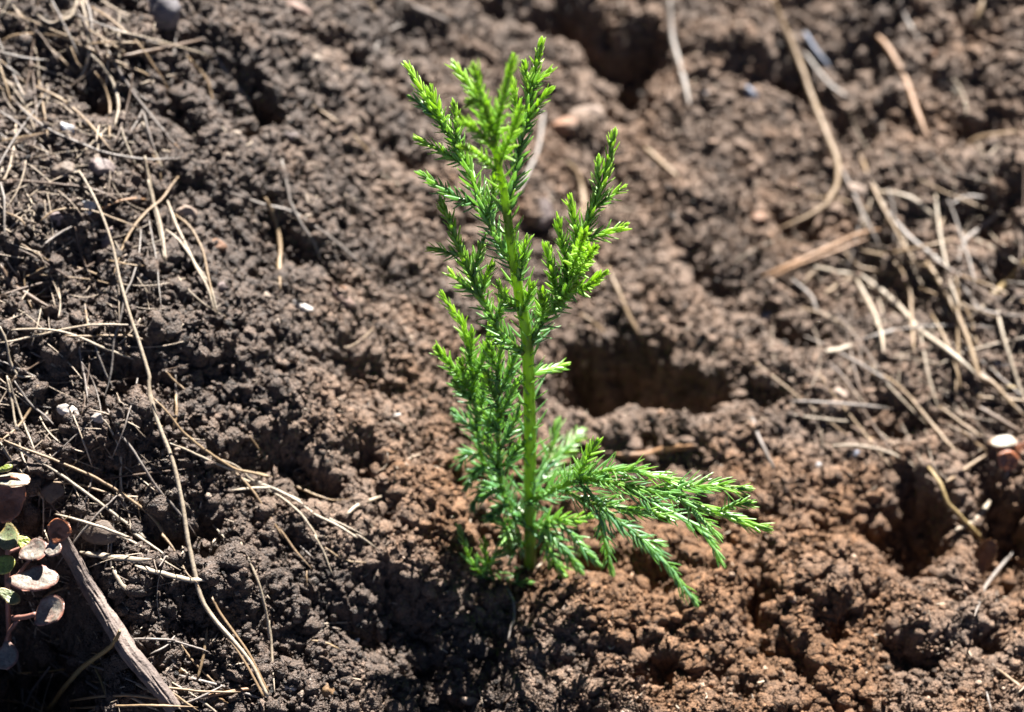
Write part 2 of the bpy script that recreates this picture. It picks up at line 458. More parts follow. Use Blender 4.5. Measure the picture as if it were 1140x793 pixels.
n = 420000
px, py, pz, pn = spots(n, rc, soften(ZS, 2))
dens = fbm(px / .012, py / .012, 620, 3) + .5 * fbm(px / .05, py / .05, 640, 2)
keep = dens + .45 * rc.normal(size=n) > -.42
px, py, pz, pn = px[keep], py[keep], pz[keep], pn[keep]
gr = np.clip(.00034 * np.exp(.50 * rc.normal(size=len(px))), .00016, .0016)
up = gr * rc.uniform(.0, 1.6, len(px))
px, py, pz = px + pn[:, 0] * up, py + pn[:, 1] * up, pz + pn[:, 2] * up
tone = np.clip(.47 + .2 * rc.normal(size=len(px)), 0, .92)
tone[rc.random(len(px)) < .02] = 1.0
big = gr > .00085
flake = rc.random(len(px)) < .05
gr[flake] = np.clip(gr[flake] * 1.7, .0006, .0026); tone[flake] = np.clip(tone[flake] + rc.choice([-.25, .1, .38], flake.sum()), 0, .97)
for nm, msk, tmpl, lab in (('soil_crumbs', ~big & ~flake, [lump(1, rc, 6, 0, 1.2) for _ in range(12)], 'fine loose crumbs of soil covering the whole planting bed'),
                      ('soil_grains', big & ~flake, [lump(3, rc, 14, 0, .9) for _ in range(4)] + [lump(2, rc, 10, 0, .9) for _ in range(8)], 'coarse crumbs of soil lying loose over the planting bed'),
                      ('soil_flakes', flake, [(lambda VF: (VF[0] * np.array([1.5, .9, .28]), VF[1]))(lump(2, rc, 8, 0, .9)) for _ in range(10)], 'flat flakes of bark and crusted soil mixed through the planting bed')):
    V, F, A, W = scatter(tmpl, np.stack([px, py, pz], 1)[msk], gr[msk] * 1.15, rc, tone[msk])
    tag(make_mesh(nm, V, F, M_SOIL, attrs={'tone': A, 'warm': W}), lab, 'soil crumbs', kind='stuff')

# surface on which things lie: stamped heights, softened
ZT = soften(ZS, 10)
def depth_at(px, py):
    return march(px, py, lambda x, y: bil(ZT, x, y), .55, 1.25, 1100)
def pt(px, py, t):
    """point on the sight line of picture position (px, py), t metres deep"""
    return EYE + ray(px, py) * np.asarray(t, float)[..., None]
# ------------------------------------------------------------------ tubes and needles
def spline(P, n):
    """Catmull-Rom through the points, n samples evenly by length"""
    P = np.asarray(P, float)
    if len(P) == 2: P = np.array([P[0], (P[0] + P[1]) / 2, P[1]])
    Q = np.vstack([2 * P[0] - P[1], P, 2 * P[-1] - P[-2]])
    out = []
    for k in range(1, len(Q) - 2):
        u = np.linspace(0, 1, 16, endpoint=False)[:, None]
        p0, p1, p2, p3 = Q[k - 1:k + 3]
        out.append(.5 * (2 * p1 + (p2 - p0) * u + (2 * p0 - 5 * p1 + 4 * p2 - p3) * u ** 2 + (3 * p1 - p0 - 3 * p2 + p3) * u ** 3))
    D = np.vstack(out + [P[-1:]])
    s = np.concatenate([[0], np.cumsum(np.linalg.norm(np.diff(D, axis=0), axis=1))])
    q = np.linspace(0, s[-1], n)
    return np.stack([np.interp(q, s, D[:, k]) for k in range(D.shape[1])], 1)
def frames(P):
    T = np.gradient(P, axis=0); T /= np.linalg.norm(T, axis=1)[:, None] + 1e-12
    u = np.cross(T[0], [0.13, .21, .97]); u /= np.linalg.norm(u)
    U = []
    for t in T:
        u = u - t * (u @ t); u = u / np.linalg.norm(u); U.append(u)
    U = np.array(U)
    return T, U, np.cross(T, U)
def tube(P, rad, sides=7, flat=1.0, ridges=0, rough=0.0, seed=0, face=None):
    """closed tube along P; returns V, F-list, along"""
    P = np.asarray(P, float); n = len(P); rad = np.broadcast_to(rad, (n,)).astype(float)
    T, U, W = frames(P)
    if face is not None:                       # turn the flat side to this direction
        W = face - T * (T @ face)[:, None]; W /= np.linalg.norm(W, axis=1)[:, None]; U = np.cross(W, T)
    a = np.linspace(0, 2 * math.pi, sides, endpoint=False)
    prof = np.ones((n, sides))
    if ridges: prof += .10 * np.cos(a * ridges)[None]
    if rough: prof += rough * np.random.default_rng(seed).normal(size=(n, sides))
    V = P[:, None] + rad[:, None, None] * prof[..., None] * (np.cos(a)[None, :, None] * U[:, None] + flat * np.sin(a)[None, :, None] * W[:, None])
    V = np.vstack([V.reshape(-1, 3), P[:1], P[-1:]])
    k = np.arange(n - 1)[:, None] * sides; j = np.arange(sides)[None]; jn = (j + 1) % sides
    F = np.stack([k + j, k + jn, k + sides + jn, k + sides + j], -1).reshape(-1, 4)
    j = np.arange(sides); jn = (j + 1) % sides
    caps = np.vstack([np.stack([np.full(sides, n * sides), jn, j], 1), np.stack([np.full(sides, n * sides + 1), (n - 1) * sides + j, (n - 1) * sides + jn], 1)])
    al = np.concatenate([np.repeat(np.linspace(0, 1, n), sides), [0, 1]])
    return V, [F, caps], al
def merge(parts):
    """parts of (V, F-list, attr) into one"""
    Vs, F4, F3, A, off = [], [], [], [], 0
    for V, F, a in parts:
        Vs.append(V); A.append(a)
        for f in F:
            (F4 if f.shape[1] == 4 else F3).append(f + off)
        off += len(V)
    out = []
    if F4: out.append(np.concatenate(F4))
    if F3: out.append(np.concatenate(F3))
    return np.concatenate(Vs), out, np.concatenate(A)

# ------------------------------------------------------------------ the conifer seedling
def leaf_green(name, old, young, trans):
    m, t, p, out = nodes(name)
    y = add(t, 'ShaderNodeAttribute', attribute_name='along').outputs['Fac']
    pos = add(t, 'ShaderNodeNewGeometry').outputs['Position']
    n1 = noise(t, 300, 3, .6, pos)
    c = mixc(t, y, old, young)
    c = mixc(t, ramp(t, n1.outputs[0], .35, .7, 0, .6), c, (.75, .85, .8), 'MULTIPLY')
    t.links.new(c, p.inputs['Base Color'])
    p.inputs['Roughness'].default_value = .34
    p.inputs['Specular IOR Level'].default_value = .85
    tr = add(t, 'ShaderNodeBsdfTranslucent')
    c2 = mixc(t, y, trans, (.58, .82, .07))
    t.links.new(c2, tr.inputs['Color'])
    ad = add(t, 'ShaderNodeMixShader'); ad.inputs[0].default_value = .52
    t.links.new(p.outputs[0], ad.inputs[1]); t.links.new(tr.outputs[0], ad.inputs[2])
    t.links.new(ad.outputs[0], out.inputs[0])
    return m
M_NEEDLE = leaf_green('seedling_needle', (.14, .28, .175), (.33, .50, .065), (.40, .66, .28))
def brown_foot(m):
    t = m.node_tree; p = t.nodes['Principled BSDF']
    src = p.inputs['Base Color'].links[0].from_socket
    at_ = add(t, 'ShaderNodeAttribute', attribute_name='along').outputs['Fac']
    wn = noise(t, 500, 3, .6, add(t, 'ShaderNodeNewGeometry').outputs['Position']).outputs[0]
    f = mathn(t, 'ADD', ramp(t, at_, .16, .34, 1.1, -.3), ramp(t, wn, .3, .7, -.35, .35)); f.node.use_clamp = True
    t.links.new(mixc(t, f, src, (.075, .045, .025)), p.inputs['Base Color'])
    return m
M_STEM = leaf_green('seedling_stem', (.13, .19, .035), (.20, .34, .035), (.22, .38, .04))

rn = np.random.default_rng(3)
def needles(P, L, ang, dens, young, flat=None, az0=0.0, w=1.0):
    """needles spiralling up the shoot P (n,3): L, ang, young are (start, end) pairs"""
    T, U, W = frames(P)
    s = np.concatenate([[0], np.cumsum(np.linalg.norm(np.diff(P, axis=0), axis=1))])
    N = max(4, int(s[-1] * 1000 * dens))
    q = (np.arange(N) + rn.uniform(-.3, .3, N)).clip(0, N) / N
    q = q * s[-1]
    # a closing bud of short needles at the tip
    nb = 9
    q = np.concatenate([q, np.full(nb, s[-1]) - rn.uniform(0, .0006, nb)]); bud = np.arange(len(q)) >= N
    at = lambda A: np.stack([np.interp(q, s, A[:, k]) for k in range(3)], 1)
    B, t, u, v = at(P), at(T), at(U), at(W)
    f = q / s[-1]
    az = az0 + np.arange(len(q)) * 2.39996 + rn.normal(size=len(q)) * .25
    if flat is not None:                                   # combed to the two sides
        az = np.where(np.cos(az) > 0, 0, math.pi) + rn.normal(size=len(q)) * flat
    r = np.cos(az)[:, None] * u + np.sin(az)[:, None] * v
    a = np.radians(ang[0] + (ang[1] - ang[0]) * f ** 1.3 + rn.normal(size=len(q)) * 6)
    ln = (1.14 + .16 * young[1] * f) * (L[0] + (L[1] - L[0]) * f ** 1.2) * rn.uniform(.78, 1.18, len(q)) * .001
    a = np.where(bud, np.radians(rn.uniform(2, 20, len(q))), a); ln = np.where(bud, L[1] * .001, ln)
    wd = np.clip(.135 * ln, .00034, .00060) * w * rn.uniform(.85, 1.15, len(q))
    bend = rn.uniform(.0, .42, len(q)) * np.where(rn.random(len(q)) < .12, -1, 1)
    S = np.array([0, .18, .5, .8, .95])
    wp = np.array([.6, .95, .95, .62, .28])
    side = np.cross(t, r)
    ctr = []; tng = []
    for sv in list(S) + [1.0]:
        aa = a[:, None] * (1 - .10 * sv)
        cpos = B + ln[:, None] * (sv * (np.cos(aa) * t + np.sin(aa) * r) + (bend * sv * sv)[:, None] * (.55 * t - .30 * r))
        ctr.append(cpos)
    V = []
    for k, sv in enumerate(S):
        d = ctr[k + 1] - ctr[k]; d /= np.linalg.norm(d, axis=1)[:, None]
        up = np.cross(side, d)
        ww = (wd * wp[k])[:, None]
        V += [ctr[k] + side * ww, ctr[k] + up * ww * .42, ctr[k] - side * ww, ctr[k] - up * ww * .5]
    V.append(ctr[-1])
    V = np.stack(V, 1); m = V.shape[1]
    F4 = np.array([[k * 4 + j, k * 4 + (j + 1) % 4, k * 4 + 4 + (j + 1) % 4, k * 4 + 4 + j] for k in range(4) for j in range(4)])
    F3 = np.array([[16 + j, 16 + (j + 1) % 4, 20] for j in range(4)])
    off = (np.arange(len(q)) * m)[:, None, None]
    yg = np.clip(young[0] + (young[1] - young[0]) * f + rn.normal(size=len(q)) * .10, 0, 1)
    return V.reshape(-1, 3), [(F4[None] + off).reshape(-1, 4), (F3[None] + off).reshape(-1, 3)], np.repeat(yg, m)

def line(pts, n):
    p = np.asarray(pts, float)
    q = spline(np.stack([p[:, 0], p[:, 1], p[:, 2]], 1), n)
    return pt(q[:, 0], q[:, 1], DIST + q[:, 2] * .001)

BASE_DROP = 0.0
seedling = tag(empty('conifer_seedling', (0, 0, 0)), 'bright green conifer seedling growing upright from the bare brown soil', 'seedling')
STEM = [(588, 668, 8), (590, 640, 0), (590, 600, -10), (590, 545, -20), (590, 480, -32), (587, 385, -50), (580, 340, -57), (573, 300, -65), (566, 250, -74), (561, 215, -82), (556, 190, -90), (550, 160, -100), (544, 130, -108)]
sp = line(STEM, 90)
k = np.linspace(0, 1, 90)
sr = np.interp(k, [0, .15, .5, .72, .86, 1], [.00195, .00175, .00165, .00135, .00105, .0006]) * (1 + .03 * rn.normal(size=90))
M_MAIN = brown_foot(leaf_green('seedling_main_stem', (.13, .19, .035), (.20, .34, .035), (.22, .38, .04)))
V, F, A = tube(sp, sr, 14, 1.0, ridges=5)
stem = make_mesh('stem', V, F, M_MAIN, seedling, attrs={'along': .15 + .7 * A})
V, F, A = needles(sp[16:], (8.5, 5), (58, 40), .8, (.15, .8))
make_mesh('foliage', V, F, M_NEEDLE, stem, attrs={'along': A})

# every branch: list of shoots (picture x, y, depth in mm), needle lengths, youth; the first shoot is its main axis
def Sh(pts, L=(5.6, 3.0), ang=(56, 26), dens=2.3, young=(.35, 1.0), r=(.55, .3), flat=None, w=1.0):
    return dict(pts=pts, L=L, ang=ang, dens=dens, young=young, r=r, flat=flat, w=w)
old = dict(young=(.05, .55)); blue = dict(young=(0, .25))
BRANCHES = [
    # leader, leaning towards the viewer
    [Sh([(550, 160, -100), (544, 132, -107), (536, 106, -112), (528, 79, -116)], L=(4.6, 3), r=(.7, .4), dens=2.4, young=(.7, 1)),
     Sh([(549, 163, -99), (535, 148, -104), (520, 136, -108), (514, 128, -111)], L=(3.6, 2.6), dens=2.4, young=(.7, 1)),
     Sh([(552, 190, -92), (538, 176, -96), (524, 166, -99), (518, 163, -101)], L=(3.6, 2.6), dens=2.2, young=(.6, 1)),
     Sh([(541, 118, -110), (531, 112, -112), (524, 113, -114)], L=(3.4, 2.6), dens=2.4, young=(.7, 1)),
     Sh([(556, 180, -93), (566, 160, -99), (573, 142, -103), (578, 128, -106)], L=(4, 2.8), dens=2.4, young=(.7, 1))],
    [Sh([(541, 140, -104), (532, 115, -102), (522, 95, -98), (509, 75, -95)], L=(4, 2.8), young=(.5, 1))],
    [Sh([(551, 158, -100), (555, 130, -108), (561, 100, -113), (568, 71, -117)], L=(4, 2.8), r=(.6, .35), dens=2.4, young=(.6, 1))],
    # tall shoot on the far side
    [Sh([(563, 241, -76), (568, 215, -76), (575, 185, -75), (582, 148, -74), (589, 112, -73), (595, 82, -72), (602, 53, -72)], L=(5.5, 2.8), r=(.8, .3), young=(.15, 1)),
     Sh([(590, 104, -73), (597, 93, -73), (609, 83, -73)], L=(3.4, 2.4), young=(.5, 1)),
     Sh([(581, 146, -74), (592, 127, -74), (600, 115, -74), (609, 104, -75)], L=(3.6, 2.6), young=(.5, 1)),
     Sh([(590, 112, -73), (586, 95, -74), (583, 78, -75)], L=(3.4, 2.4), young=(.5, 1)),
     Sh([(580, 152, -74), (577, 125, -77), (571, 94, -80)], L=(3.6, 2.6), young=(.5, 1))],
    # long shoot on the left, up from the stem
    [Sh([(572, 300, -65), (560, 276, -66), (549, 260, -66), (536, 232, -65), (525, 205, -64), (513, 175, -63), (497, 148, -62), (480, 124, -61), (467, 102, -60), (453, 79, -60)], L=(6, 2.8), r=(.95, .3), young=(.1, 1)),
     Sh([(482, 128, -61), (470, 120, -60), (459, 113, -59)], L=(3.2, 2.4), **old),
     Sh([(496, 148, -62), (489, 128, -63), (480, 104, -64)], L=(3.6, 2.6), young=(.5, 1)),
     Sh([(510, 172, -63), (508, 150, -65), (506, 121, -66)], L=(3.8, 2.6), young=(.5, 1)),
     Sh([(515, 182, -63), (497, 172, -63), (483, 164, -63), (468, 157, -63)], L=(3.8, 2.6), young=(.4, 1)),
     Sh([(530, 228, -65), (514, 222, -66), (496, 211, -66), (476, 197, -66)], L=(4.4, 2.8), **old),
     Sh([(541, 244, -66), (546, 222, -69), (549, 200, -71)], L=(4.6, 2.8), young=(.2, .9))],
    # middle left branch
    [Sh([(583, 394, -50), (568, 380, -52), (553, 364, -55), (539, 337, -58), (527, 312, -60), (516, 290, -62), (503, 260, -63), (496, 242, -63), (489, 225, -64)], L=(5.5, 2.8), r=(.95, .3), young=(.15, 1)),
     Sh([(512, 285, -62), (500, 282, -63), (485, 278, -64)], L=(3.6, 2.6), young=(.3, .9)),
     Sh([(526, 308, -60), (531, 290, -62), (536, 270, -64)], L=(3.8, 2.6), young=(.3, .9)),
     Sh([(534, 330, -58), (520, 320, -58), (505, 305, -58)], L=(4, 2.6), young=(.3, .9)),
     Sh([(551, 360, -55), (556, 345, -58), (560, 330, -60)], L=(4.4, 2.8), young=(.3, .9)),
     Sh([(535, 333, -58), (541, 312, -61), (547, 300, -63)], L=(4.2, 2.8), young=(.3, .9))],
    # big branch on the right
    [Sh([(588, 388, -50), (597, 370, -52), (608, 352, -54), (625, 325, -56), (641, 285, -58), (652, 256, -60), (665, 224, -60), (677, 191, -60), (684, 157, -60)], L=(6.2, 2.8), r=(.95, .3), young=(.1, 1)),
     Sh([(668, 222, -60), (666, 203, -61), (664, 181, -62)], L=(3.6, 2.6), young=(.4, 1)),
     Sh([(664, 230, -60), (676, 222, -60), (692, 211, -60)], L=(3.4, 2.4), young=(.4, 1)),
     Sh([(648, 268, -59), (662, 262, -60), (676, 258, -61), (690, 252, -62)], L=(4, 2.6), young=(.3, 1)),
     Sh([(642, 283, -59), (640, 255, -62), (635, 227, -64)], L=(4, 2.8), young=(.4, 1)),
     Sh([(630, 310, -57), (627, 280, -61), (621, 252, -63)], L=(4, 2.8), young=(.4, 1)),
     Sh([(620, 332, -56), (615, 308, -62), (608, 280, -66)], L=(4, 2.8), young=(.5, 1)),
     Sh([(632, 310, -57), (645, 285, -74), (651, 262, -88)], L=(4, 3), dens=2.4, young=(.7, 1)),
     Sh([(636, 305, -57), (652, 292, -72), (664, 278, -84)], L=(4, 3), dens=2.2, young=(.7, 1)),
     Sh([(626, 322, -56), (645, 322, -64), (658, 315, -70), (668, 306, -74)], L=(4.2, 2.8), dens=2.2, young=(.5, 1)),
     Sh([(614, 342, -55), (628, 330, -64), (640, 318, -72)], L=(4.6, 3), young=(.3, .9)),
     Sh([(602, 360, -53), (606, 345, -60), (605, 330, -66)], L=(4.6, 3), young=(.4, .9))],
    # little shoots hugging the stem
    [Sh([(577, 312, -66), (582, 292, -68), (585, 270, -70)], L=(4.4, 2.8), young=(.4, .9))],
    [Sh([(580, 352, -56), (586, 335, -60), (590, 322, -63)], L=(5, 3), young=(.3, .8))],
    [Sh([(578, 345, -57), (566, 335, -60), (558, 322, -62)], L=(4.4, 3), young=(.3, .8))],
    [Sh([(588, 420, -43), (603, 414, -42), (624, 409, -40)], L=(4.6, 3.2), flat=.5, young=(.2, .8))],
    # dense bushy branches low on the left
    [Sh([(588, 578, -14), (562, 552, -10), (542, 525, -12), (532, 490, -20), (527, 440, -30), (524, 408, -38), (515, 366, -46), (505, 350, -49), (496, 338, -51)], L=(6.2, 3), r=(.8, .35), dens=1.8, w=.85, young=(.0, .9)),
     Sh([(520, 430, -33), (508, 412, -38), (499, 400, -41), (492, 392, -43)], L=(4.4, 3), young=(.2, .9)),
     Sh([(523, 405, -38), (524, 388, -42), (525, 372, -45)], L=(4, 2.8), young=(.3, .9)),
     Sh([(526, 425, -34), (538, 400, -42), (546, 372, -48)], L=(5, 3), young=(.2, .9)),
     Sh([(529, 450, -29), (515, 436, -33), (507, 428, -36)], L=(4.6, 3), **old),
     Sh([(531, 480, -23), (520, 470, -24), (512, 462, -24)], L=(4.6, 3.2), **blue),
     Sh([(534, 505, -17), (522, 505, -17), (514, 512, -17)], L=(4.6, 3.2), **blue),
     Sh([(540, 520, -13), (528, 528, -14), (520, 540, -15)], L=(4.6, 3.2), **blue),
     Sh([(530, 470, -25), (538, 445, -32), (541, 425, -36)], L=(5, 3.2), young=(.1, .7)),
     Sh([(533, 495, -19), (543, 475, -24), (546, 460, -27)], L=(5, 3.2), **old),
     Sh([(527, 440, -30), (517, 420, -36), (512, 404, -40)], L=(4.6, 3), young=(.2, .9)),
     Sh([(548, 535, -11), (536, 545, -12), (528, 558, -14)], L=(4.6, 3.2), **blue)],
    [Sh([(588, 590, -12), (568, 565, -14), (558, 530, -22), (556, 490, -30), (555, 450, -38), (556, 415, -44), (560, 388, -49)], L=(6.4, 3.4), r=(.8, .4), dens=1.8, w=.85, young=(.0, .7)),
     Sh([(556, 455, -37), (546, 435, -42), (540, 420, -45)], L=(5, 3.2), young=(.1, .8)),
     Sh([(556, 440, -40), (566, 415, -44), (572, 400, -47)], L=(5.4, 3.4), young=(.1, .7)),
     Sh([(557, 500, -28), (568, 480, -30), (576, 462, -33)], L=(5.6, 3.4), **old),
     Sh([(558, 530, -22), (547, 510, -26), (543, 492, -29)], L=(5.4, 3.4), **old),
     Sh([(562, 545, -18), (550, 545, -20), (540, 552, -22)], L=(5, 3.2), **blue),
     Sh([(557, 480, -32), (545, 470, -36), (538, 462, -38)], L=(5, 3.2), **old),
     Sh([(556, 465, -35), (566, 445, -39), (573, 430, -42)], L=(5.4, 3.4), young=(.1, .6)),
     Sh([(558, 520, -24), (570, 510, -27), (578, 498, -30)], L=(5.6, 3.4), **old),
     Sh([(566, 560, -15), (556, 568, -18), (546, 574, -21)], L=(5, 3.2), **blue),
     Sh([(575, 575, -12), (566, 588, -16), (560, 602, -20)], L=(5, 3.2), young=(.05, .5)),
     Sh([(556, 425, -43), (549, 405, -46), (545, 390, -49)], L=(4.8, 3.2), young=(.2, .8))],
    # branch behind the stem on the right
    [Sh([(591, 545, -18), (605, 525, -6), (622, 505, 2), (643, 484, 8)], L=(6.4, 4.6), flat=.6, r=(.6, .35), dens=1.4, young=(.1, .5)),
     Sh([(605, 525, -6), (612, 500, -4), (620, 478, -2)], L=(6, 4), dens=1.1, **old),
     Sh([(603, 528, -8), (622, 528, -6), (638, 530, -4)], L=(5.6, 3.6), dens=1.2, **old)],
    # the long low branch reaching out over the soil on the right
    [Sh([(588, 560, -18), (605, 551, -26), (628, 541, -36), (650, 533, -44), (690, 538, -52), (725, 545, -56), (758, 553, -58), (790, 564, -58), (816, 574, -57), (844, 585, -56)], L=(8.4, 5), ang=(50, 24), r=(1.0, .3), flat=.7, dens=2.15, young=(.12, .6), w=.72),
     Sh([(640, 537, -41), (648, 520, -46), (659, 500, -50)], L=(5.4, 3.4), dens=1.8, young=(.3, .9)),
     Sh([(640, 534, -41), (675, 524, -48), (710, 526, -54), (754, 537, -58)], L=(6.8, 4.6), flat=.75, r=(.5, .3), dens=2.2, young=(.15, .6), w=.72),
     Sh([(735, 548, -57), (765, 543, -60), (792, 541, -62), (819, 544, -63)], L=(6.4, 4.4), flat=.75, r=(.5, .3), dens=2.15, young=(.15, .6), w=.75),
     Sh([(690, 540, -52), (725, 560, -50), (760, 577, -46), (786, 600, -42), (797, 621, -40)], L=(6, 4.0), flat=.7, r=(.5, .3), dens=2.0, young=(.0, .35), w=.75),
     Sh([(648, 540, -43), (675, 568, -40), (708, 594, -34), (740, 622, -30), (771, 662, -27)], L=(6.8, 4.0), flat=.7, r=(.6, .3), dens=2.15, young=(.0, .3), w=.75),
     Sh([(630, 546, -37), (660, 560, -44), (700, 568, -50), (735, 575, -52)], L=(7, 5), flat=.7, r=(.6, .3), dens=2.15, young=(.12, .5), w=.72),
     Sh([(760, 553, -58), (775, 572, -56), (790, 588, -54)], L=(6, 4.4), flat=.6, dens=1.8, young=(.1, .5), w=.75),
     Sh([(800, 571, -58), (815, 563, -61), (830, 560, -62)], L=(5, 3.6), flat=.6, dens=1.8, young=(.2, .6), w=.75),
     Sh([(668, 560, -42), (672, 590, -36), (680, 620, -30), (683, 634, -27)], L=(5.4, 3.6), flat=.6, dens=1.7, young=(.05, .4), w=.75),
     Sh([(700, 590, -35), (716, 600, -36), (730, 603, -37)], L=(5, 3.6), flat=.6, dens=1.7, young=(.05, .4), w=.75)],
    # low fringe around the foot
    [Sh([(589, 590, -12), (606, 583, -20), (628, 580, -26), (650, 578, -30)], L=(5.6, 3.6), dens=1.8, young=(.1, .7)),
     Sh([(606, 585, -20), (618, 600, -20), (632, 618, -18), (642, 632, -16)], L=(5, 3.6), dens=1.7, young=(.05, .5)),
     Sh([(604, 588, -18), (608, 606, -16), (618, 625, -12), (633, 646, -10)], L=(4.6, 3.6), dens=1.6, young=(.2, .7)),
     Sh([(622, 583, -25), (640, 596, -26), (655, 612, -24), (664, 622, -22)], L=(5, 3.6), dens=1.7, young=(.05, .4))],
    [Sh([(588, 612, -6), (572, 596, -14), (560, 585, -18), (548, 578, -20)], L=(5.4, 3.6), dens=1.9, young=(.05, .5)),
     Sh([(578, 603, -10), (570, 615, -14), (563, 600, -18)], L=(4.6, 3.4), dens=1.5, young=(.1, .5))],
    [Sh([(588, 630, -3), (570, 642, -6), (550, 645, -8), (535, 636, -12), (522, 616, -16), (513, 592, -20)], L=(4.4, 3.2), r=(.5, .3), dens=1.1, young=(.1, .5)),
     Sh([(548, 640, -9), (542, 622, -14), (541, 604, -18)], L=(4.6, 3.4), dens=1.1, young=(.2, .9)),
     Sh([(560, 645, -7), (572, 650, -8), (584, 650, -9)], L=(4, 3), dens=1.0, young=(.1, .6)),
     Sh([(536, 637, -12), (548, 622, -15), (558, 615, -18)], L=(4.4, 3.2), dens=1.1, young=(.1, .6))],
]
for br in BRANCHES:
    wood, nee = [], []
    for sh in br:
        P = line(sh['pts'], max(14, int(6 * len(sh['pts']))))
        P = P + np.cumsum(rn.normal(size=P.shape) * .00007, axis=0)
        f = np.linspace(0, 1, len(P))
        V, F, A = tube(P, (sh['r'][0] + (sh['r'][1] - sh['r'][0]) * f) * .001, 7)
        wood.append((V, F, sh['young'][0] + (sh['young'][1] - sh['young'][0]) * A))
        nee.append(needles(P, sh['L'], sh['ang'], sh['dens'], sh['young'], sh['flat'], rn.uniform(0, 6), sh['w']))
    V, F, A = merge(wood)
    b_ = make_mesh('branch', V, F, M_STEM, seedling, attrs={'along': A})
    V, F, A = merge(nee)
    make_mesh('foliage', V, F, M_NEEDLE, b_, attrs={'along': A})
# ------------------------------------------------------------------ litter: needles, stalks, twigs, roots
SLIM = .70
rl = np.random.default_rng(21)
def lay(pxy, wpx, lift=1.0, n=None, steep=None):
    """lay a traced line on the soil: returns 3D points and the half width there"""
    q = np.asarray(pxy, float)
    ln = np.linalg.norm(np.diff(q, axis=0), axis=1).sum()
    n = n or int(np.clip(ln / 6, 12, 90))
    s = spline(q, n)
    t = depth_at(s[:, 0], s[:, 1])
    u = np.linspace(-1, 1, n)
    deg = 2 if n < 24 else 3
    fit = np.polyval(np.polyfit(u, t, deg), u)
    over = fit - t                                           # > 0: below the soil
    fit = fit - np.quantile(over, .93)
    t2 = fit - (lift + 1.1) * .001
    P = pt(s[:, 0], s[:, 1], t2)
    return P, .5 * wpx * SLIM * K * t2
def needle_obj(name, mat, wpx, pxy, label=None, group=None, lift=.6, taper=(.6, .25), flat=.62, cat=None, rough=.05, sides=7):
    P, r = lay(pxy, wpx, lift)
    f = np.linspace(0, 1, len(P))
    prof = np.minimum(1, np.minimum(taper[0] + f * 6 * (1 - taper[0]), taper[1] + (1 - f) * 5 * (1 - taper[1])))
    P = P + np.cumsum(rl.normal(size=P.shape) * .00006, axis=0)
    V, F, A = tube(P, r * prof, sides, flat, rough=rough, seed=int(rl.integers(1e6)), face=-FWD * .6 + np.array([0, 0, .8]))
    o = make_mesh(name, V, F, mat, attrs={'along': A}, centre=True)
    return tag(o, label, cat or name.replace('_', ' '), group)
def Z(x0, y0, k, *v):
    return [(x0 + v[i] * k, y0 + v[i + 1] * k) for i in range(0, len(v), 2)]
ka, kc, kj, kl = 300 / 1081, 300 / 1140, 280 / 1009, 240 / 1140
rA = lambda *v: Z(0, 0, ka, *v)
rB = lambda *v: Z(0, 200, ka, *v)
rC = lambda *v: Z(0, 400, kc, *v)
rD = lambda *v: Z(0, 573, ka, *v)
rE = lambda *v: Z(250, 0, ka, *v)
rF = lambda *v: Z(250, 200, ka, *v)
rG = lambda *v: Z(250, 400, kc, *v)
rH = lambda *v: Z(250, 573, ka, *v)
rI = lambda *v: Z(540, 0, ka, *v)
rJ = lambda *v: Z(580, 200, kj, *v)
rK = lambda *v: Z(840, 0, ka, *v)
rL = lambda *v: Z(620, 380, kl, *v)
rM = lambda *v: Z(840, 200, ka, *v)
rN = lambda *v: Z(840, 400, kc, *v)
rO = lambda *v: Z(840, 573, ka, *v)
NE = 'pine_needle'
T_, G_, P_, B_, Y_, O_ = M_TAN, M_GREY, M_PALE, M_BROWN, M_GOLD, M_ORANGE
GR = {
 'far': ('needles heaped beyond the white pebble', 'thin dry pine needle in the heap beyond the white pebble'),
 'mid': ('needles on the bank below the white pebbles', 'thin dry pine needle on the dark bank between the white pebbles and the grey stick'),
 'foot': ('needles around the grey stick', 'dry pine needle lying among others around the foot of the grey stick'),
 'mat': ('needles in the blurred mat beyond the pale-capped leaf', 'blurred dry needle in the thick mat beyond the pale-capped plant'),
 'fan': ('pale needles fanned over the soil beside the long stalk', 'pale straw needle in the loose fan beside the long stalk'),
}
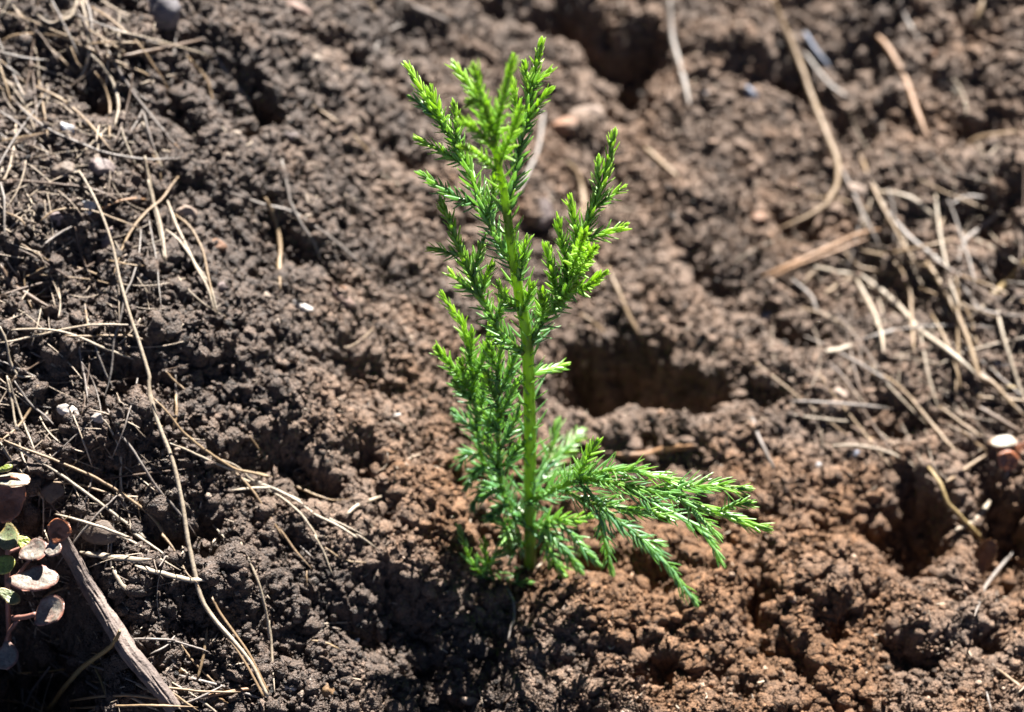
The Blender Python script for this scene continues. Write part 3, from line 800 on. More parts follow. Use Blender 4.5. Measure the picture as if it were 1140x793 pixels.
# material, width in picture units, line, label or group key, name
LITTER = [
 # heap at the far end of the bank
 (P_,5.5,rA(325,0,345,80,350,150,355,220,335,290,295,335),'pale bent needle hanging over the heap beyond the white pebble'),
 (G_,4.5,rA(345,0,365,90,362,200,345,280),'far'),
 (T_,5,rA(0,165,60,140,140,133,230,140,300,165,370,195,430,225,540,282),'long tan needle arching across the whole heap beyond the white pebble'),
 (T_,5,rA(370,30,440,75,500,125,560,180,610,250,660,320,700,385),'far'),
 (G_,5,rA(705,0,706,120,697,250,690,330,685,460),'thin grey needle standing across the brown twig below the lilac grey stone'),
 (G_,5,rA(815,175,870,240,920,310,985,390,1012,412),'grey paired needle curving over the dark hollow below the lilac grey stone'),
 (T_,5,rA(740,215,790,270,835,340,860,440),'tan needle curved into the dark hollow below the brown twig'),
 (G_,5,rA(435,205,470,270,520,350,580,440,650,520,720,600),'far'),
 (P_,5,rA(365,220,420,280,460,350,475,430,455,515),'far'),
 (T_,4.5,rA(380,290,420,350,440,430,435,560),'far'),
 (T_,4,rA(410,220,500,260,590,300,650,345),'far'),
 (T_,4.5,rA(140,345,220,385,300,440,370,510,450,605),'grey tan needle slanting down just past the white pebble'),
 (G_,4.5,rA(55,400,110,460,200,520,290,560,400,605,500,628,600,640,740,637),'long grey needle curving close under the white pebble'),
 (B_,4,rA(125,240,135,330,143,430,140,530,120,650),'brown upright needle beside the white pebble'),
 (B_,4,rA(0,460,40,560,75,640,105,720),'far'),
 (B_,4.5,rA(0,720,120,730,240,742,350,755,440,790,480,812),'dark brown needle lying level beyond the broken white pebble'),
 (T_,4,rA(170,170,230,220,310,295),'far'), (P_,7,rA(310,0,290,60,245,85),'far'), (P_,4,rA(40,0,15,50,0,75),'far'), (T_,4,rA(360,120,430,165,510,215),'far'),
 (G_,3.5,rA(575,450,600,540,625,620),'far'), (T_,3.5,rA(600,605,640,660,650,735),'far'), (T_,3,rA(285,190,310,250,330,270),'far'), (O_,3,rA(620,460,650,520,730,600),'far'),
 (G_,3,rA(520,300,545,370,600,410),'far'), (T_,3.5,rA(0,240,60,290,110,330),'far'), (P_,4,rA(150,60,210,90,300,30,330,10),'far'),
 # between the pebbles
 (P_,6,rA(580,625,595,700,615,793)+rB(638,150,660,260,672,330),'broad pale paired needle standing upright between the white and cream pebbles'),
 (P_,4,rB(595,0,610,80,640,200,662,325),'narrow pale needle pressed against the broad upright pair'),
 (T_,4.5,rA(715,710,680,755)+rB(650,80,590,130,530,200,490,280,455,390),'tan needle bowed round from the upright pair towards the long stalk'),
 (T_,4,rB(160,170,210,130,280,115,380,125,470,155,565,190),'tan needle arched in front of the broken white pebble'),
 (O_,4.5,rB(410,115,470,90,530,80,590,85),'short orange tan needle just beyond the long stalk'),
 (G_,4.5,rB(175,260,240,215,290,190),'mid'), (B_,4.5,rB(300,190,320,280,350,370,375,440),'mid'),
 (B_,4.5,rB(0,465,80,440,200,405,320,365,420,315),'dark brown needle sloping up to the pinkish grey stone'),
 (G_,3.5,rB(565,200,555,310,530,400,500,465,480,560,455,650,440,790)+rC(430,185),'long thin grey needle winding down behind the long stalk'),
 (P_,5,rB(665,70,700,170,740,260,790,360,830,430,870,545),'mid'),
 (P_,4.5,rB(665,200,730,260,790,350,840,430,872,540),'pale needle meeting two others in a point below the orange pebble'),
 (T_,4,rB(700,140,760,190,810,290,830,380,850,480),'tan bowed needle beside the orange pebble'),
 (P_,4.5,rB(0,655,80,640,160,625,250,605,350,590,450,590,570,592),'pale needle lying level across the bank to the long stalk'),
 (P_,4.5,rB(40,605,120,600,220,607,320,635,420,680,510,715,575,735),'pale needle curving down across the level one to the long stalk'),
 (T_,4,rB(260,625,360,630,450,628,530,632,615,662),'mid'),
 (P_,4.5,rB(0,590,25,650,40,730,70,790)+rC(90,80,150,80),'mid'), (G_,4,rB(0,10,15,80,18,240),'mid'), (G_,3.5,rB(120,690,190,720,235,760),'mid'),
 (G_,4,rB(315,640,325,720,340,793)+rC(360,80,370,180),'mid'), (T_,3.5,rB(20,130,70,150,100,185),'mid'), (P_,3.5,rB(365,35,420,60,480,90),'mid'), (T_,3,rB(100,390,140,370,180,345),'mid'),
 # lower bank
 (P_,4,rC(30,70,50,180,70,280,95,400,130,480),'mid'), (T_,4.5,rC(160,110,140,190,80,280,0,345),'tan needle curved like a bow near the pale flat wood chips'),
 (G_,3.5,rC(60,90,120,180,190,240,235,290),'mid'), (P_,4,rC(35,80,90,240,150,390),'mid'),
 (T_,5,rC(0,335,100,375,200,410,300,455,400,500,500,560,600,630,660,690,700,755)+rD(640,65,700,140,750,230,790,270),'long dark tan needle running down to the foot of the long stalk'),
 (P_,5,rC(20,345,150,425,250,490,350,560,450,630,560,710,620,760)+rD(520,65,610,130,690,190,740,225),'long pale needle running beside the dark tan one towards the long stalk'),
 (P_,5,rC(230,655,330,680,430,710,550,755)+rD(450,65,560,120,640,170,730,215),'pale straw needle passing over the top end of the grey stick'),
 (T_,4,rC(225,520,330,530,400,550,480,580),'mid'),
 (P_,4,rC(440,255,480,320,510,400,510,520,525,620),'pale needle hanging down from the pitted wood chip'),
 (G_,4,rC(455,210,500,300,560,380,610,460,670,550,740,630,830,750),'grey needle slanting under the long stalk from the pitted wood chip'),
 (T_,5,rC(650,165,700,215,760,290,830,350,900,400,980,450,1040,470,1140,492)+rG(100,470,200,495,300,535,400,575,460,590,545,583),'long tan paired needle reaching from the stalk node far over the soil'),
 (P_,4.5,rC(720,355,800,385,900,430,1000,470)+rG(30,470,100,510,200,545,300,580,400,640,500,690,595,735),'fan'),
 (P_,5,rG(130,515,200,545,290,590,380,655,470,700,560,755)+rH(530,80,620,145),'fan'),
 (T_,4.5,rG(0,440,70,500,130,570,180,650,250,755)+rH(220,60,280,140,350,220),'tan needle turning down out of the pale fan, longest tan one there'),
 (T_,4,rG(105,325,160,400,230,480,300,570,340,610),'thin tan needle crossing the fan from the dark hollow'),
 (P_,4,rG(170,545,250,590,320,650,370,710,400,755)+rH(360,70,400,140,445,245),'fan'),
 (P_,7,rG(515,660,560,620,620,595,670,575),'broad short pale blade on brown crumbs at the tip of the fan'),
 (T_,5,rC(745,150,748,230,735,320),'mid'), (T_,4,rC(700,50,745,100,785,135),'mid'), (P_,3.5,rC(195,0,250,40),'mid'),
 (T_,4.5,rC(20,480,100,510,200,585),'foot'), (B_,3.5,rC(165,440,170,560,150,700,130,750),'dark thin needle dangling beside the orange-brown succulent leaf'),
 (P_,4,rC(0,350,40,420,90,480,180,590,210,640),'foot'), (P_,3.5,rC(890,410,990,450,1060,510,1140,550),'fan'), (P_,5,rC(1060,515,1100,530,1140,545)+rG(30,555),'fan'),
 (T_,4,rC(740,360,820,400,880,440,960,470),'fan'),
 # foot of the grey stick
 (T_,5,rD(150,360,200,315,280,290,370,290,440,305,490,320),'tan needle arched across the middle of the grey stick'),
 (P_,4.5,rD(965,110,1000,190,1040,290,1070,400,1080,500)+rH(175,420,190,540,205,715),'pale bowed needle standing alone on dark soil beside the long stalk'),
 (T_,5,rH(0,720,60,705,105,700),'foot'), (O_,6,rD(780,740,880,720,1000,700,1080,690),'short orange tan needle lying level at the foot of the long stalk'),
 (G_,5,rD(225,600,320,650,420,710),'foot'), (G_,5,rD(200,610,140,690,90,790),'foot'), (G_,4.5,rD(0,550,40,630,110,710,190,793),'foot'),
 (G_,5,rD(25,400,50,480,70,590,85,700,80,793),'foot'), (P_,5.5,rD(545,680,620,720,700,770,740,800),'pale needle lying across the lower end of the grey stick'),
 (T_,5,rD(235,755,400,730,560,725,700,745),'foot'), (T_,4.5,rD(270,780,450,770,640,765,800,770),'foot'), (G_,3.5,rD(700,485,660,530,600,560),'foot'), (G_,3,rD(610,590,585,625,560,660),'foot'),
 (T_,4,rD(30,650,32,720,35,793),'foot'), (T_,4,rD(600,690,660,735,760,795),'foot'), (T_,4,rD(640,680,720,740,800,790),'foot'), (P_,3.5,rD(270,130,330,200,380,250,410,290),'foot'),
 (T_,4,rD(290,720,330,690,370,660),'foot'), (T_,4.5,rD(60,560,90,640,80,720),'foot'), (G_,4,rD(100,570,160,570,240,600),'foot'), (T_,4,rD(0,740,120,760,260,793),'foot'),
 (P_,3,rH(365,440,450,435,550,432),'thin pale needle lying level on a dark clod near the white splinter'),
 (T_,4,rH(350,505,410,515,465,540),'short tan needle touching the white splinter'),
 (T_,3,rH(330,225,328,320),'short tan needle upright on dark soil below the fan'), (P_,2.5,rH(615,220,590,275),'tiny pale needle on crumbs below the tip of the fan'),
 (G_,2.5,rH(290,115,350,165),'tiny grey needle between two pale ones below the fan'), (P_,2.5,rC(900,700,950,760),'mid'),
 (T_,3,rH(400,130,480,180,580,190),'thin tan fibre lying across crumbs under the fan tips'), (B_,3,rH(180,400,205,460),'short dark needle beside the pale bowed one'),
 (G_,3,rD(945,470,975,520),'short grey needle between the stalk and the pale bowed one'),
 # far middle
 (G_,4.5,rE(0,275,40,340,90,400,115,430),'blurred grey needle ending on crumbs past the dark hollow below the lilac grey stone'),
 (T_,5,rE(355,425,420,465,460,495),'short blurred tan needle on the slope beyond the seedling'),
 (G_,5,rE(600,220,605,190,630,150,665,115,720,95),'blurred grey needle hooked over a far dark hollow'),
 (T_,4,rE(575,0,610,60,620,120),'blurred upright tan needle on the far slope'),
 (T_,4.5,rE(520,545,570,600,610,640),'blurred tan needle beside a small pale pebble'), (P_,5,rE(630,700,670,725,710,750),'blurred pale needle just short of the seedling tops'),
 (G_,5,rE(230,640,245,720,260,793)+rF(265,90,310,180,360,250,390,335),'grey needle bent over itself across the long double needle'),
 (G_,5.5,rF(0,45,80,75,160,105,260,130,340,175,430,240,520,320,620,395),'long grey double needle slanting over the dark hollow beside the tan root'),
 (T_,3.5,rF(440,675,500,670,550,640,600,590),'small curled tan needle on brown crumbs left of the seedling'),
 (G_,7,rI(235,450,212,600,170,700,120,793),'wide grey blurred needle standing just behind the seedling tops'),
 (T_,9,rI(330,650,350,670,380,725,395,793)+rJ(255,120,250,165),'thick tan blurred needle behind the tall side shoot of the seedling'),
 (T_,7,rJ(250,300,300,360,335,435),'tan blurred needle emerging behind the right-hand branch of the seedling'),
 (T_,7,rJ(350,350,400,470,450,570,500,655),'tan needle dipping into the deep hollow, longer of two'),
 (T_,7,rJ(240,540,300,580,345,640,380,745),'tan curved needle dipping into the deep hollow close to the seedling'),
 (B_,6,rL(0,275,35,305,75,335),'short dark needle in the deep hollow beside the stem'), (B_,7,rL(40,180,80,280,115,350,150,425),'grey brown needle hanging in the deep hollow'),
 (G_,7,rL(1030,400,1070,520,1130,650,1150,690),'grey needle sticking up from the mound edge past the deep hollow'),
 (T_,8,rI(640,590,710,650,780,710),'short broad tan needle on the far slope between hollow and seedling tip'),
 (G_,9,rI(740,0,745,100,755,180,790,300,822,430),'long blurred grey stalk at the far edge of the great dark hollow'),
 (B_,6,rI(590,160,520,210,450,280),'dark twig bridging the great dark hollow'), (G_,6,rI(165,0,172,60,185,120),'blurred grey needle upright at the edge of the great dark hollow'), (B_,6,rI(540,0,545,50,552,90),'blurred brown needle upright over the great dark hollow'),
 # far right mat
 (G_,7,rK(200,210,250,280,310,350,380,400),'mat'), (M_STONE['blue'],8,rK(200,130,260,220,310,280),'bluish grey strip beside the long hooked stalk'), (G_,7,rK(580,0,610,80,660,160),'mat'),
 (T_,9,rK(920,0,890,80,850,130),'short tan twig leaning on the far slope above the mat'), (O_,10,rK(470,120,530,180,600,300,650,430,700,560),'orange brown rotting needle sloping down the far slope'),
 (P_,8,rK(740,310,830,380),'short pale chip of straw on the far slope beyond the mat'), (T_,9,rK(840,590,920,550,1081,525),'blurred tan needle lying level above the mat'),
 (O_,8,rM(30,390,150,340,300,275,420,225,540,195),'orange tan paired needle at the near edge of the mat, running to the hooked stalk'),
 (O_,5,rM(60,395,180,340,330,285,470,230),'mat'),
 (G_,8,rM(500,80,560,160,640,240,730,310,800,372),'mat'), (P_,8,rM(480,50,570,60,650,90,740,170),'mat'), (T_,5,rM(500,300,570,292,680,272,820,240),'mat'),
 (G_,8,rM(985,130,900,200,840,250,815,330),'grey needle bent in a hook in front of the far black hollow'), (Y_,11,rM(1085,325,1000,420,920,500),'thick golden straw stub leaning at the outer end of the mat'),
 (P_,9,rM(420,380,500,440,580,510,650,590,740,660,830,730,900,793),'long pale grey needle running the length of the mat, widest of all'),
 (T_,9,rM(690,330,760,440,820,560,870,690,900,790)+rN(1000,100,1080,190,1140,250),'mat'), (G_,7,rM(820,400,880,490,910,530),'mat'), (T_,6,rM(360,290,420,350,560,380,640,480),'mat'),
 (P_,7,rM(410,400,470,520,505,610,515,700),'mat'), (P_,7,rM(240,350,330,370,400,380),'mat'), (G_,7,rM(410,650,500,620,580,595),'mat'), (P_,10,rM(285,690,340,680,400,660),'short chalky needle lying apart below the mat'),
 (G_,6,rM(150,400,230,470,250,540),'mat'), (T_,6,rM(190,420,220,385,250,360),'mat'), (G_,7,rM(870,270,930,370,980,430),'mat'), (G_,6,rM(790,100,850,70,930,75),'mat'),
 (T_,6,rM(740,240,750,170,790,100),'mat'), (T_,6,rM(560,330,620,420,630,560,640,700),'mat'), (G_,6,rM(860,500,960,540,1081,550),'mat'), (T_,6,rM(280,460,340,420,400,390),'mat'),
 (P_,5,rN(310,370,400,365,500,375,580,400,640,435,690,460),'pale needle arched over the soil towards the yellow dead stem'),
 (T_,6,rN(500,60,560,80,640,150,720,250,800,350,860,410),'tan needle sloping from the mat to the yellow dead stem'),
 (T_,6.5,rN(810,520,890,460,980,400),'straight tan needle propped between the yellow dead stem and the pale cap'),
 (Y_,6,rN(880,560,945,612),'short golden needle stub beside the whitish twig'),
 (G_,8,rN(960,60,1060,150,1140,235),'mat'), (B_,9,rN(940,200,1060,270,1140,312),'mat'), (T_,5,rN(870,300,930,350,985,390),'mat'), (T_,5,rN(780,200,860,260,960,330),'mat'), (Y_,6,rN(1070,110,1140,135),'mat'),
 (O_,5,rN(200,650,235,700,265,760),'short orange brown needle past the tip of the low seedling branch'),
 (G_,6,rO(1040,150,970,230,920,300,885,410),'grey needle leaning below the orange dry leaf'), (T_,6,rO(975,620,1030,660,1081,700),'tan needle low on the crumbs past the orange dry leaf'), (G_,4,rO(930,710,950,793),'short grey needle stub standing in crumbs at the near edge'),
 (B_,5,rO(1080,240,1040,310,985,385),'dark brown needle crossing the grey one below the orange dry leaf'),
]
for mat, w, pxy, key in LITTER:
    nm = 'plant_strip' if 'strip' in key else 'twig' if 'twig' in key else 'dry_stalk' if 'stalk at' in key else NE
    if key in GR:
        needle_obj(nm, mat, w, pxy, GR[key][1], GR[key][0], lift=rl.uniform(.2, 2.0), cat='pine needle')
    else:
        needle_obj(nm, mat, w, pxy, key, lift=rl.uniform(.4, 1.2), cat=nm.replace('_', ' '))
# more of the same in the heaps, thrown at random
def thrown(n, box, ang, ln, w, key, mats):
    for _ in range(n):
        x, y = rl.uniform(box[0], box[2]), rl.uniform(box[1], box[3])
        a = math.radians(rl.normal(ang[0], ang[1])); l = rl.uniform(*ln); c = rl.normal(0, .14)
        u = np.array([-.5, -.2, .2, .5])
        xx = x + l * (u * math.cos(a) - c * (u * u) * math.sin(a)); yy = y + l * (u * math.sin(a) + c * u * u * math.cos(a))
        needle_obj(NE, mats[int(rl.integers(len(mats)))], rl.uniform(*w), list(zip(xx, yy)), GR[key][1], GR[key][0], lift=rl.uniform(-.3, 1.5), cat='pine needle')
thrown(34, (0, 0, 200, 170), (55, 45), (40, 120), (2.6, 4.0), 'far', (T_, G_, B_, B_, P_))
thrown(36, (0, 260, 200, 620), (50, 50), (30, 120), (2.2, 3.8), 'mid', (T_, G_, B_, G_))
thrown(26, (0, 690, 250, 800), (20, 50), (40, 110), (3.2, 5.0), 'foot', (T_, G_, P_, Y_, T_))
thrown(38, (890, 210, 1150, 470), (48, 35), (40, 150), (3.5, 6.0), 'mat', (T_, G_, P_, T_, B_))

# long stalk with a node, and its split second strand
stalk_px = rA(315, 685) + rB(345, 10, 400, 120, 450, 260, 480, 400, 520, 540, 560, 660, 600, 793) + rC(630, 100, 640, 180, 680, 300, 730, 430, 765, 580, 785, 700) + rD(755, 110, 785, 250, 810, 340, 860, 420, 940, 510, 1010, 600, 1050, 680, 1075, 730)
P, r = lay(stalk_px, 7.2, 2.2, 120)
f = np.linspace(0, 1, 120)
r = r * np.interp(f, [0, .2, .41, .43, .45, .75, 1], [.55, .75, .9, 1.5, .95, 1.15, .8])
stalk = tag(empty('dry_stalk', tuple(P[-1])), 'long straw-coloured grass stalk with a node, running down the bank past the wood chips', 'dry stalk')
V, F, A = tube(P, r, 10, .8, rough=.04, seed=3)
make_mesh('stem', V, F, M_PALE, stalk, attrs={'along': A * .9})
for pxy, w in ((rD(850, 330, 880, 390, 930, 460, 1000, 560, 1040, 640, 1078, 715), 5), (rD(795, 280, 830, 370, 880, 450, 950, 540, 1010, 640, 1060, 735), 5)):
    P, r = lay(pxy, w, 2.0)
    V, F, A = tube(P, r, 8, .5, rough=.06, seed=4)
    make_mesh('sheath', V, F, M_TAN, stalk, attrs={'along': A * .9})

# thicker pieces
needle_obj('twig', M_BROWN, 7.5, rA(490, 225, 600, 205, 700, 185, 800, 160), 'brown twig lying across the dark hollow under the lilac grey stone', lift=2, rough=.12, flat=.9)
needle_obj('dry_stalk', M_GOLD, 9, rD(190, 785, 270, 680, 340, 600, 440, 530, 472, 485, 478, 466), 'thick golden straw bent up against the lower half of the grey stick', lift=7, rough=.06, flat=.7, taper=(.9, .7))
needle_obj('dry_stalk', M_TAN, 10, rK(65, -10, 120, 110, 180, 250, 230, 400, 280, 530, 325, 640, 326, 740, 292, 793) + rM(290, 90, 220, 140, 150, 172, 80, 200), 'long thick tan stalk hooked at its end on the far slope beyond the mat', lift=3, rough=.08, flat=.8)
needle_obj('root', M_TAN, 8, rF(165, 75, 190, 130, 210, 180, 225, 280, 222, 370, 225, 440), 'knobbly tan root hanging over the dark hollow beside the long double needle', lift=1.5, rough=.18, flat=.9)
needle_obj('root', M_ORANGE, 11, rL(310, 600, 450, 605, 600, 575, 740, 557), 'orange brown root lying level on the mound between deep hollow and low branch', lift=1.2, rough=.16, flat=.9)
needle_obj('root', M_BROWN, 7, rL(725, 550, 755, 570, 785, 600), 'short bent root at the end of the orange brown one', lift=.8, rough=.12, flat=.9)
needle_obj('root', M_BROWN, 8, rB(0, 340, 50, 420, 120, 470, 210, 520), 'dark brown root half buried in the bank above the level pale needle', lift=.6, rough=.15, flat=.9)
needle_obj('root', M_PALE, 2.6, rH(700, 630, 745, 640, 770, 665) + Z(500, 560, 160/1057, 420, 600, 440, 640, 470, 720, 490, 793)[:0], 'fine pale rootlet on shaded soil below the seedling', lift=.6)
needle_obj('root', M_GREY, 4, Z(540, 573, ka, 80, 285, 105, 320, 120, 390, 105, 460, 90, 520), 'thin grey rootlet hanging just below the seedling foot', lift=.8, rough=.1)
needle_obj('twig', M_GREY, 10, rE(740, 20, 820, 55, 910, 90), 'short grey twig blurred on the far slope beyond the seedling', lift=2, rough=.1, flat=.8)
needle_obj('dead_stem', M_GOLD, 8, rN(735, 455, 760, 490, 790, 540, 812, 600, 850, 640, 890, 690, 955, 758) + rO(930, 125, 968, 122), 'yellow jointed dead stem running down to the orange dry leaf', lift=3, rough=.12, flat=.9)
needle_obj('twig', M_PALE, 9, rN(850, 725, 920, 690, 980, 630, 1000, 590), 'whitish twig crossing under the yellow dead stem', lift=1.5, rough=.12, flat=.9)
for pxy, w, mt, lb in ((rD(320, 150, 450, 172, 540, 180, 605, 178), 9, M_PALE, 'pale frayed piece of bark beside the upper end of the grey stick'),
                       (rD(540, 205, 640, 235, 760, 262, 842, 258), 8, M_PALE, 'long frayed straw splinter reaching to the long stalk'),
                       (rD(450, 210, 475, 260, 520, 318), 7, M_PALE, 'short frayed straw splinter pointing down beside the grey stick')):
    needle_obj('straw_splinter', mt, w, pxy, lb, lift=1.5, rough=.2, flat=.35, taper=(.4, .3), cat='splinter')

# ------------------------------------------------------------------ grey stick
P, r = lay(rD(235, 60, 265, 130, 300, 190, 345, 275, 440, 425, 520, 555, 590, 640, 650, 715, 700, 780), 30, 4, 140)
f = np.linspace(0, 1, 140)
r = r * np.interp(f, [0, .1, .35, .6, .8, 1], [.62, .78, .95, 1.05, 1.0, .85])
T, U, W = frames(P)
sides = 72
a = np.linspace(0, 2 * math.pi, sides, endpoint=False)
aa, ff = np.meshgrid(a, f)
knot = np.exp(-((ff - .3) / .03) ** 2 - ((aa - 3.6) / .5) ** 2) + .8 * np.exp(-((ff - .72) / .03) ** 2 - ((aa - 4.4) / .4) ** 2)
bark = .06 * fbm(aa * 2.2 + 5, ff * 9, 800, 4) + .05 * vnoise(aa * 6, ff * 9, 812) + .03 * vnoise(aa * 14, ff * 30, 814) + .22 * knot
bark += .09 * sstep(-.02, .04, fbm(aa * 1.5, ff * 7, 820, 3))                     # plates of bark left on the wood
for q_ in range(7):
    bark -= .12 * np.exp(-((aa - q_ * .9 - .35 * np.sin(ff * (8 + q_) + q_)) / .06) ** 2) * sstep(-.2, .3, vnoise(ff * 6 + q_ * 3.1, ff * 0 + q_, 830))
rr = r[:, None] * (1 + bark)
V = P[:, None] + rr[..., None] * (np.cos(aa)[..., None] * U[:, None] + .9 * np.sin(aa)[..., None] * W[:, None])
V = np.vstack([V.reshape(-1, 3), P[:1], P[-1:]])
kk = np.arange(139)[:, None] * sides; j = np.arange(sides)[None]; jn = (j + 1) % sides
F = [np.stack([kk + j, kk + jn, kk + sides + jn, kk + sides + j], -1).reshape(-1, 4),
     np.vstack([np.stack([np.full(sides, 140 * sides), jn[0], j[0]], 1), np.stack([np.full(sides, 140 * sides + 1), 139 * sides + j[0], 139 * sides + jn[0]], 1)])]
M_BARK = stone_material('grey_bark', (.19, .145, .12), (.085, .062, .052), .75)
tag(make_mesh('fallen_stick', V, F, M_BARK, centre=True), 'thick weathered grey stick with cracked bark lying beside the succulent leaves', 'stick')

# ------------------------------------------------------------------ stones, chips
def stone(name, px, py, rx, ry, mat, label, ang=0, cuts=9, thick=.75, sink=.25, seed=None, lift=0, group=None):
    rg = np.random.default_rng(seed or int(rl.integers(1e6)))
    V, F = ICO[4]
    V = V * (1 + .08 * np.clip(rg.normal(size=3), -1, 1))
    for _ in range(cuts + 4):                                        # flat broken faces
        nrm = rg.normal(size=3); nrm /= np.linalg.norm(nrm); h = rg.uniform(.5, .85)
        dd = V @ nrm
        V = V - np.where(dd > h, (dd - h) * .9, 0)[:, None] * nrm
    sd = int(rg.integers(900, 1900))
    V = V * (1 + .10 * fbm(V[:, 0] * 2.6 + V[:, 2] * 2, V[:, 1] * 2.6 - V[:, 2], sd, 4, .6) + .03 * vnoise(V[:, 0] * 11 + V[:, 2] * 9, V[:, 1] * 11, sd + 5))[:, None]
    t = float(depth_at(np.array([px]), np.array([py]))[0])
    sc = K * t
    ca, sa = math.cos(math.radians(ang)), math.sin(math.radians(ang))
    e1 = RGT * ca - UPV * sa; e2 = RGT * sa + UPV * ca
    rz = thick * min(rx, ry)
    c = pt(px, py, t - (rz * (1 - sink) + lift) * sc * .6)
    W = c + sc * (V[:, :1] * rx * e1 + V[:, 1:2] * ry * e2 + V[:, 2:] * rz * -FWD)
    return tag(make_mesh(name, W, F, mat, centre=True), label, 'wood chip' if 'chip' in name else 'stone', group)
Q = M_STONE
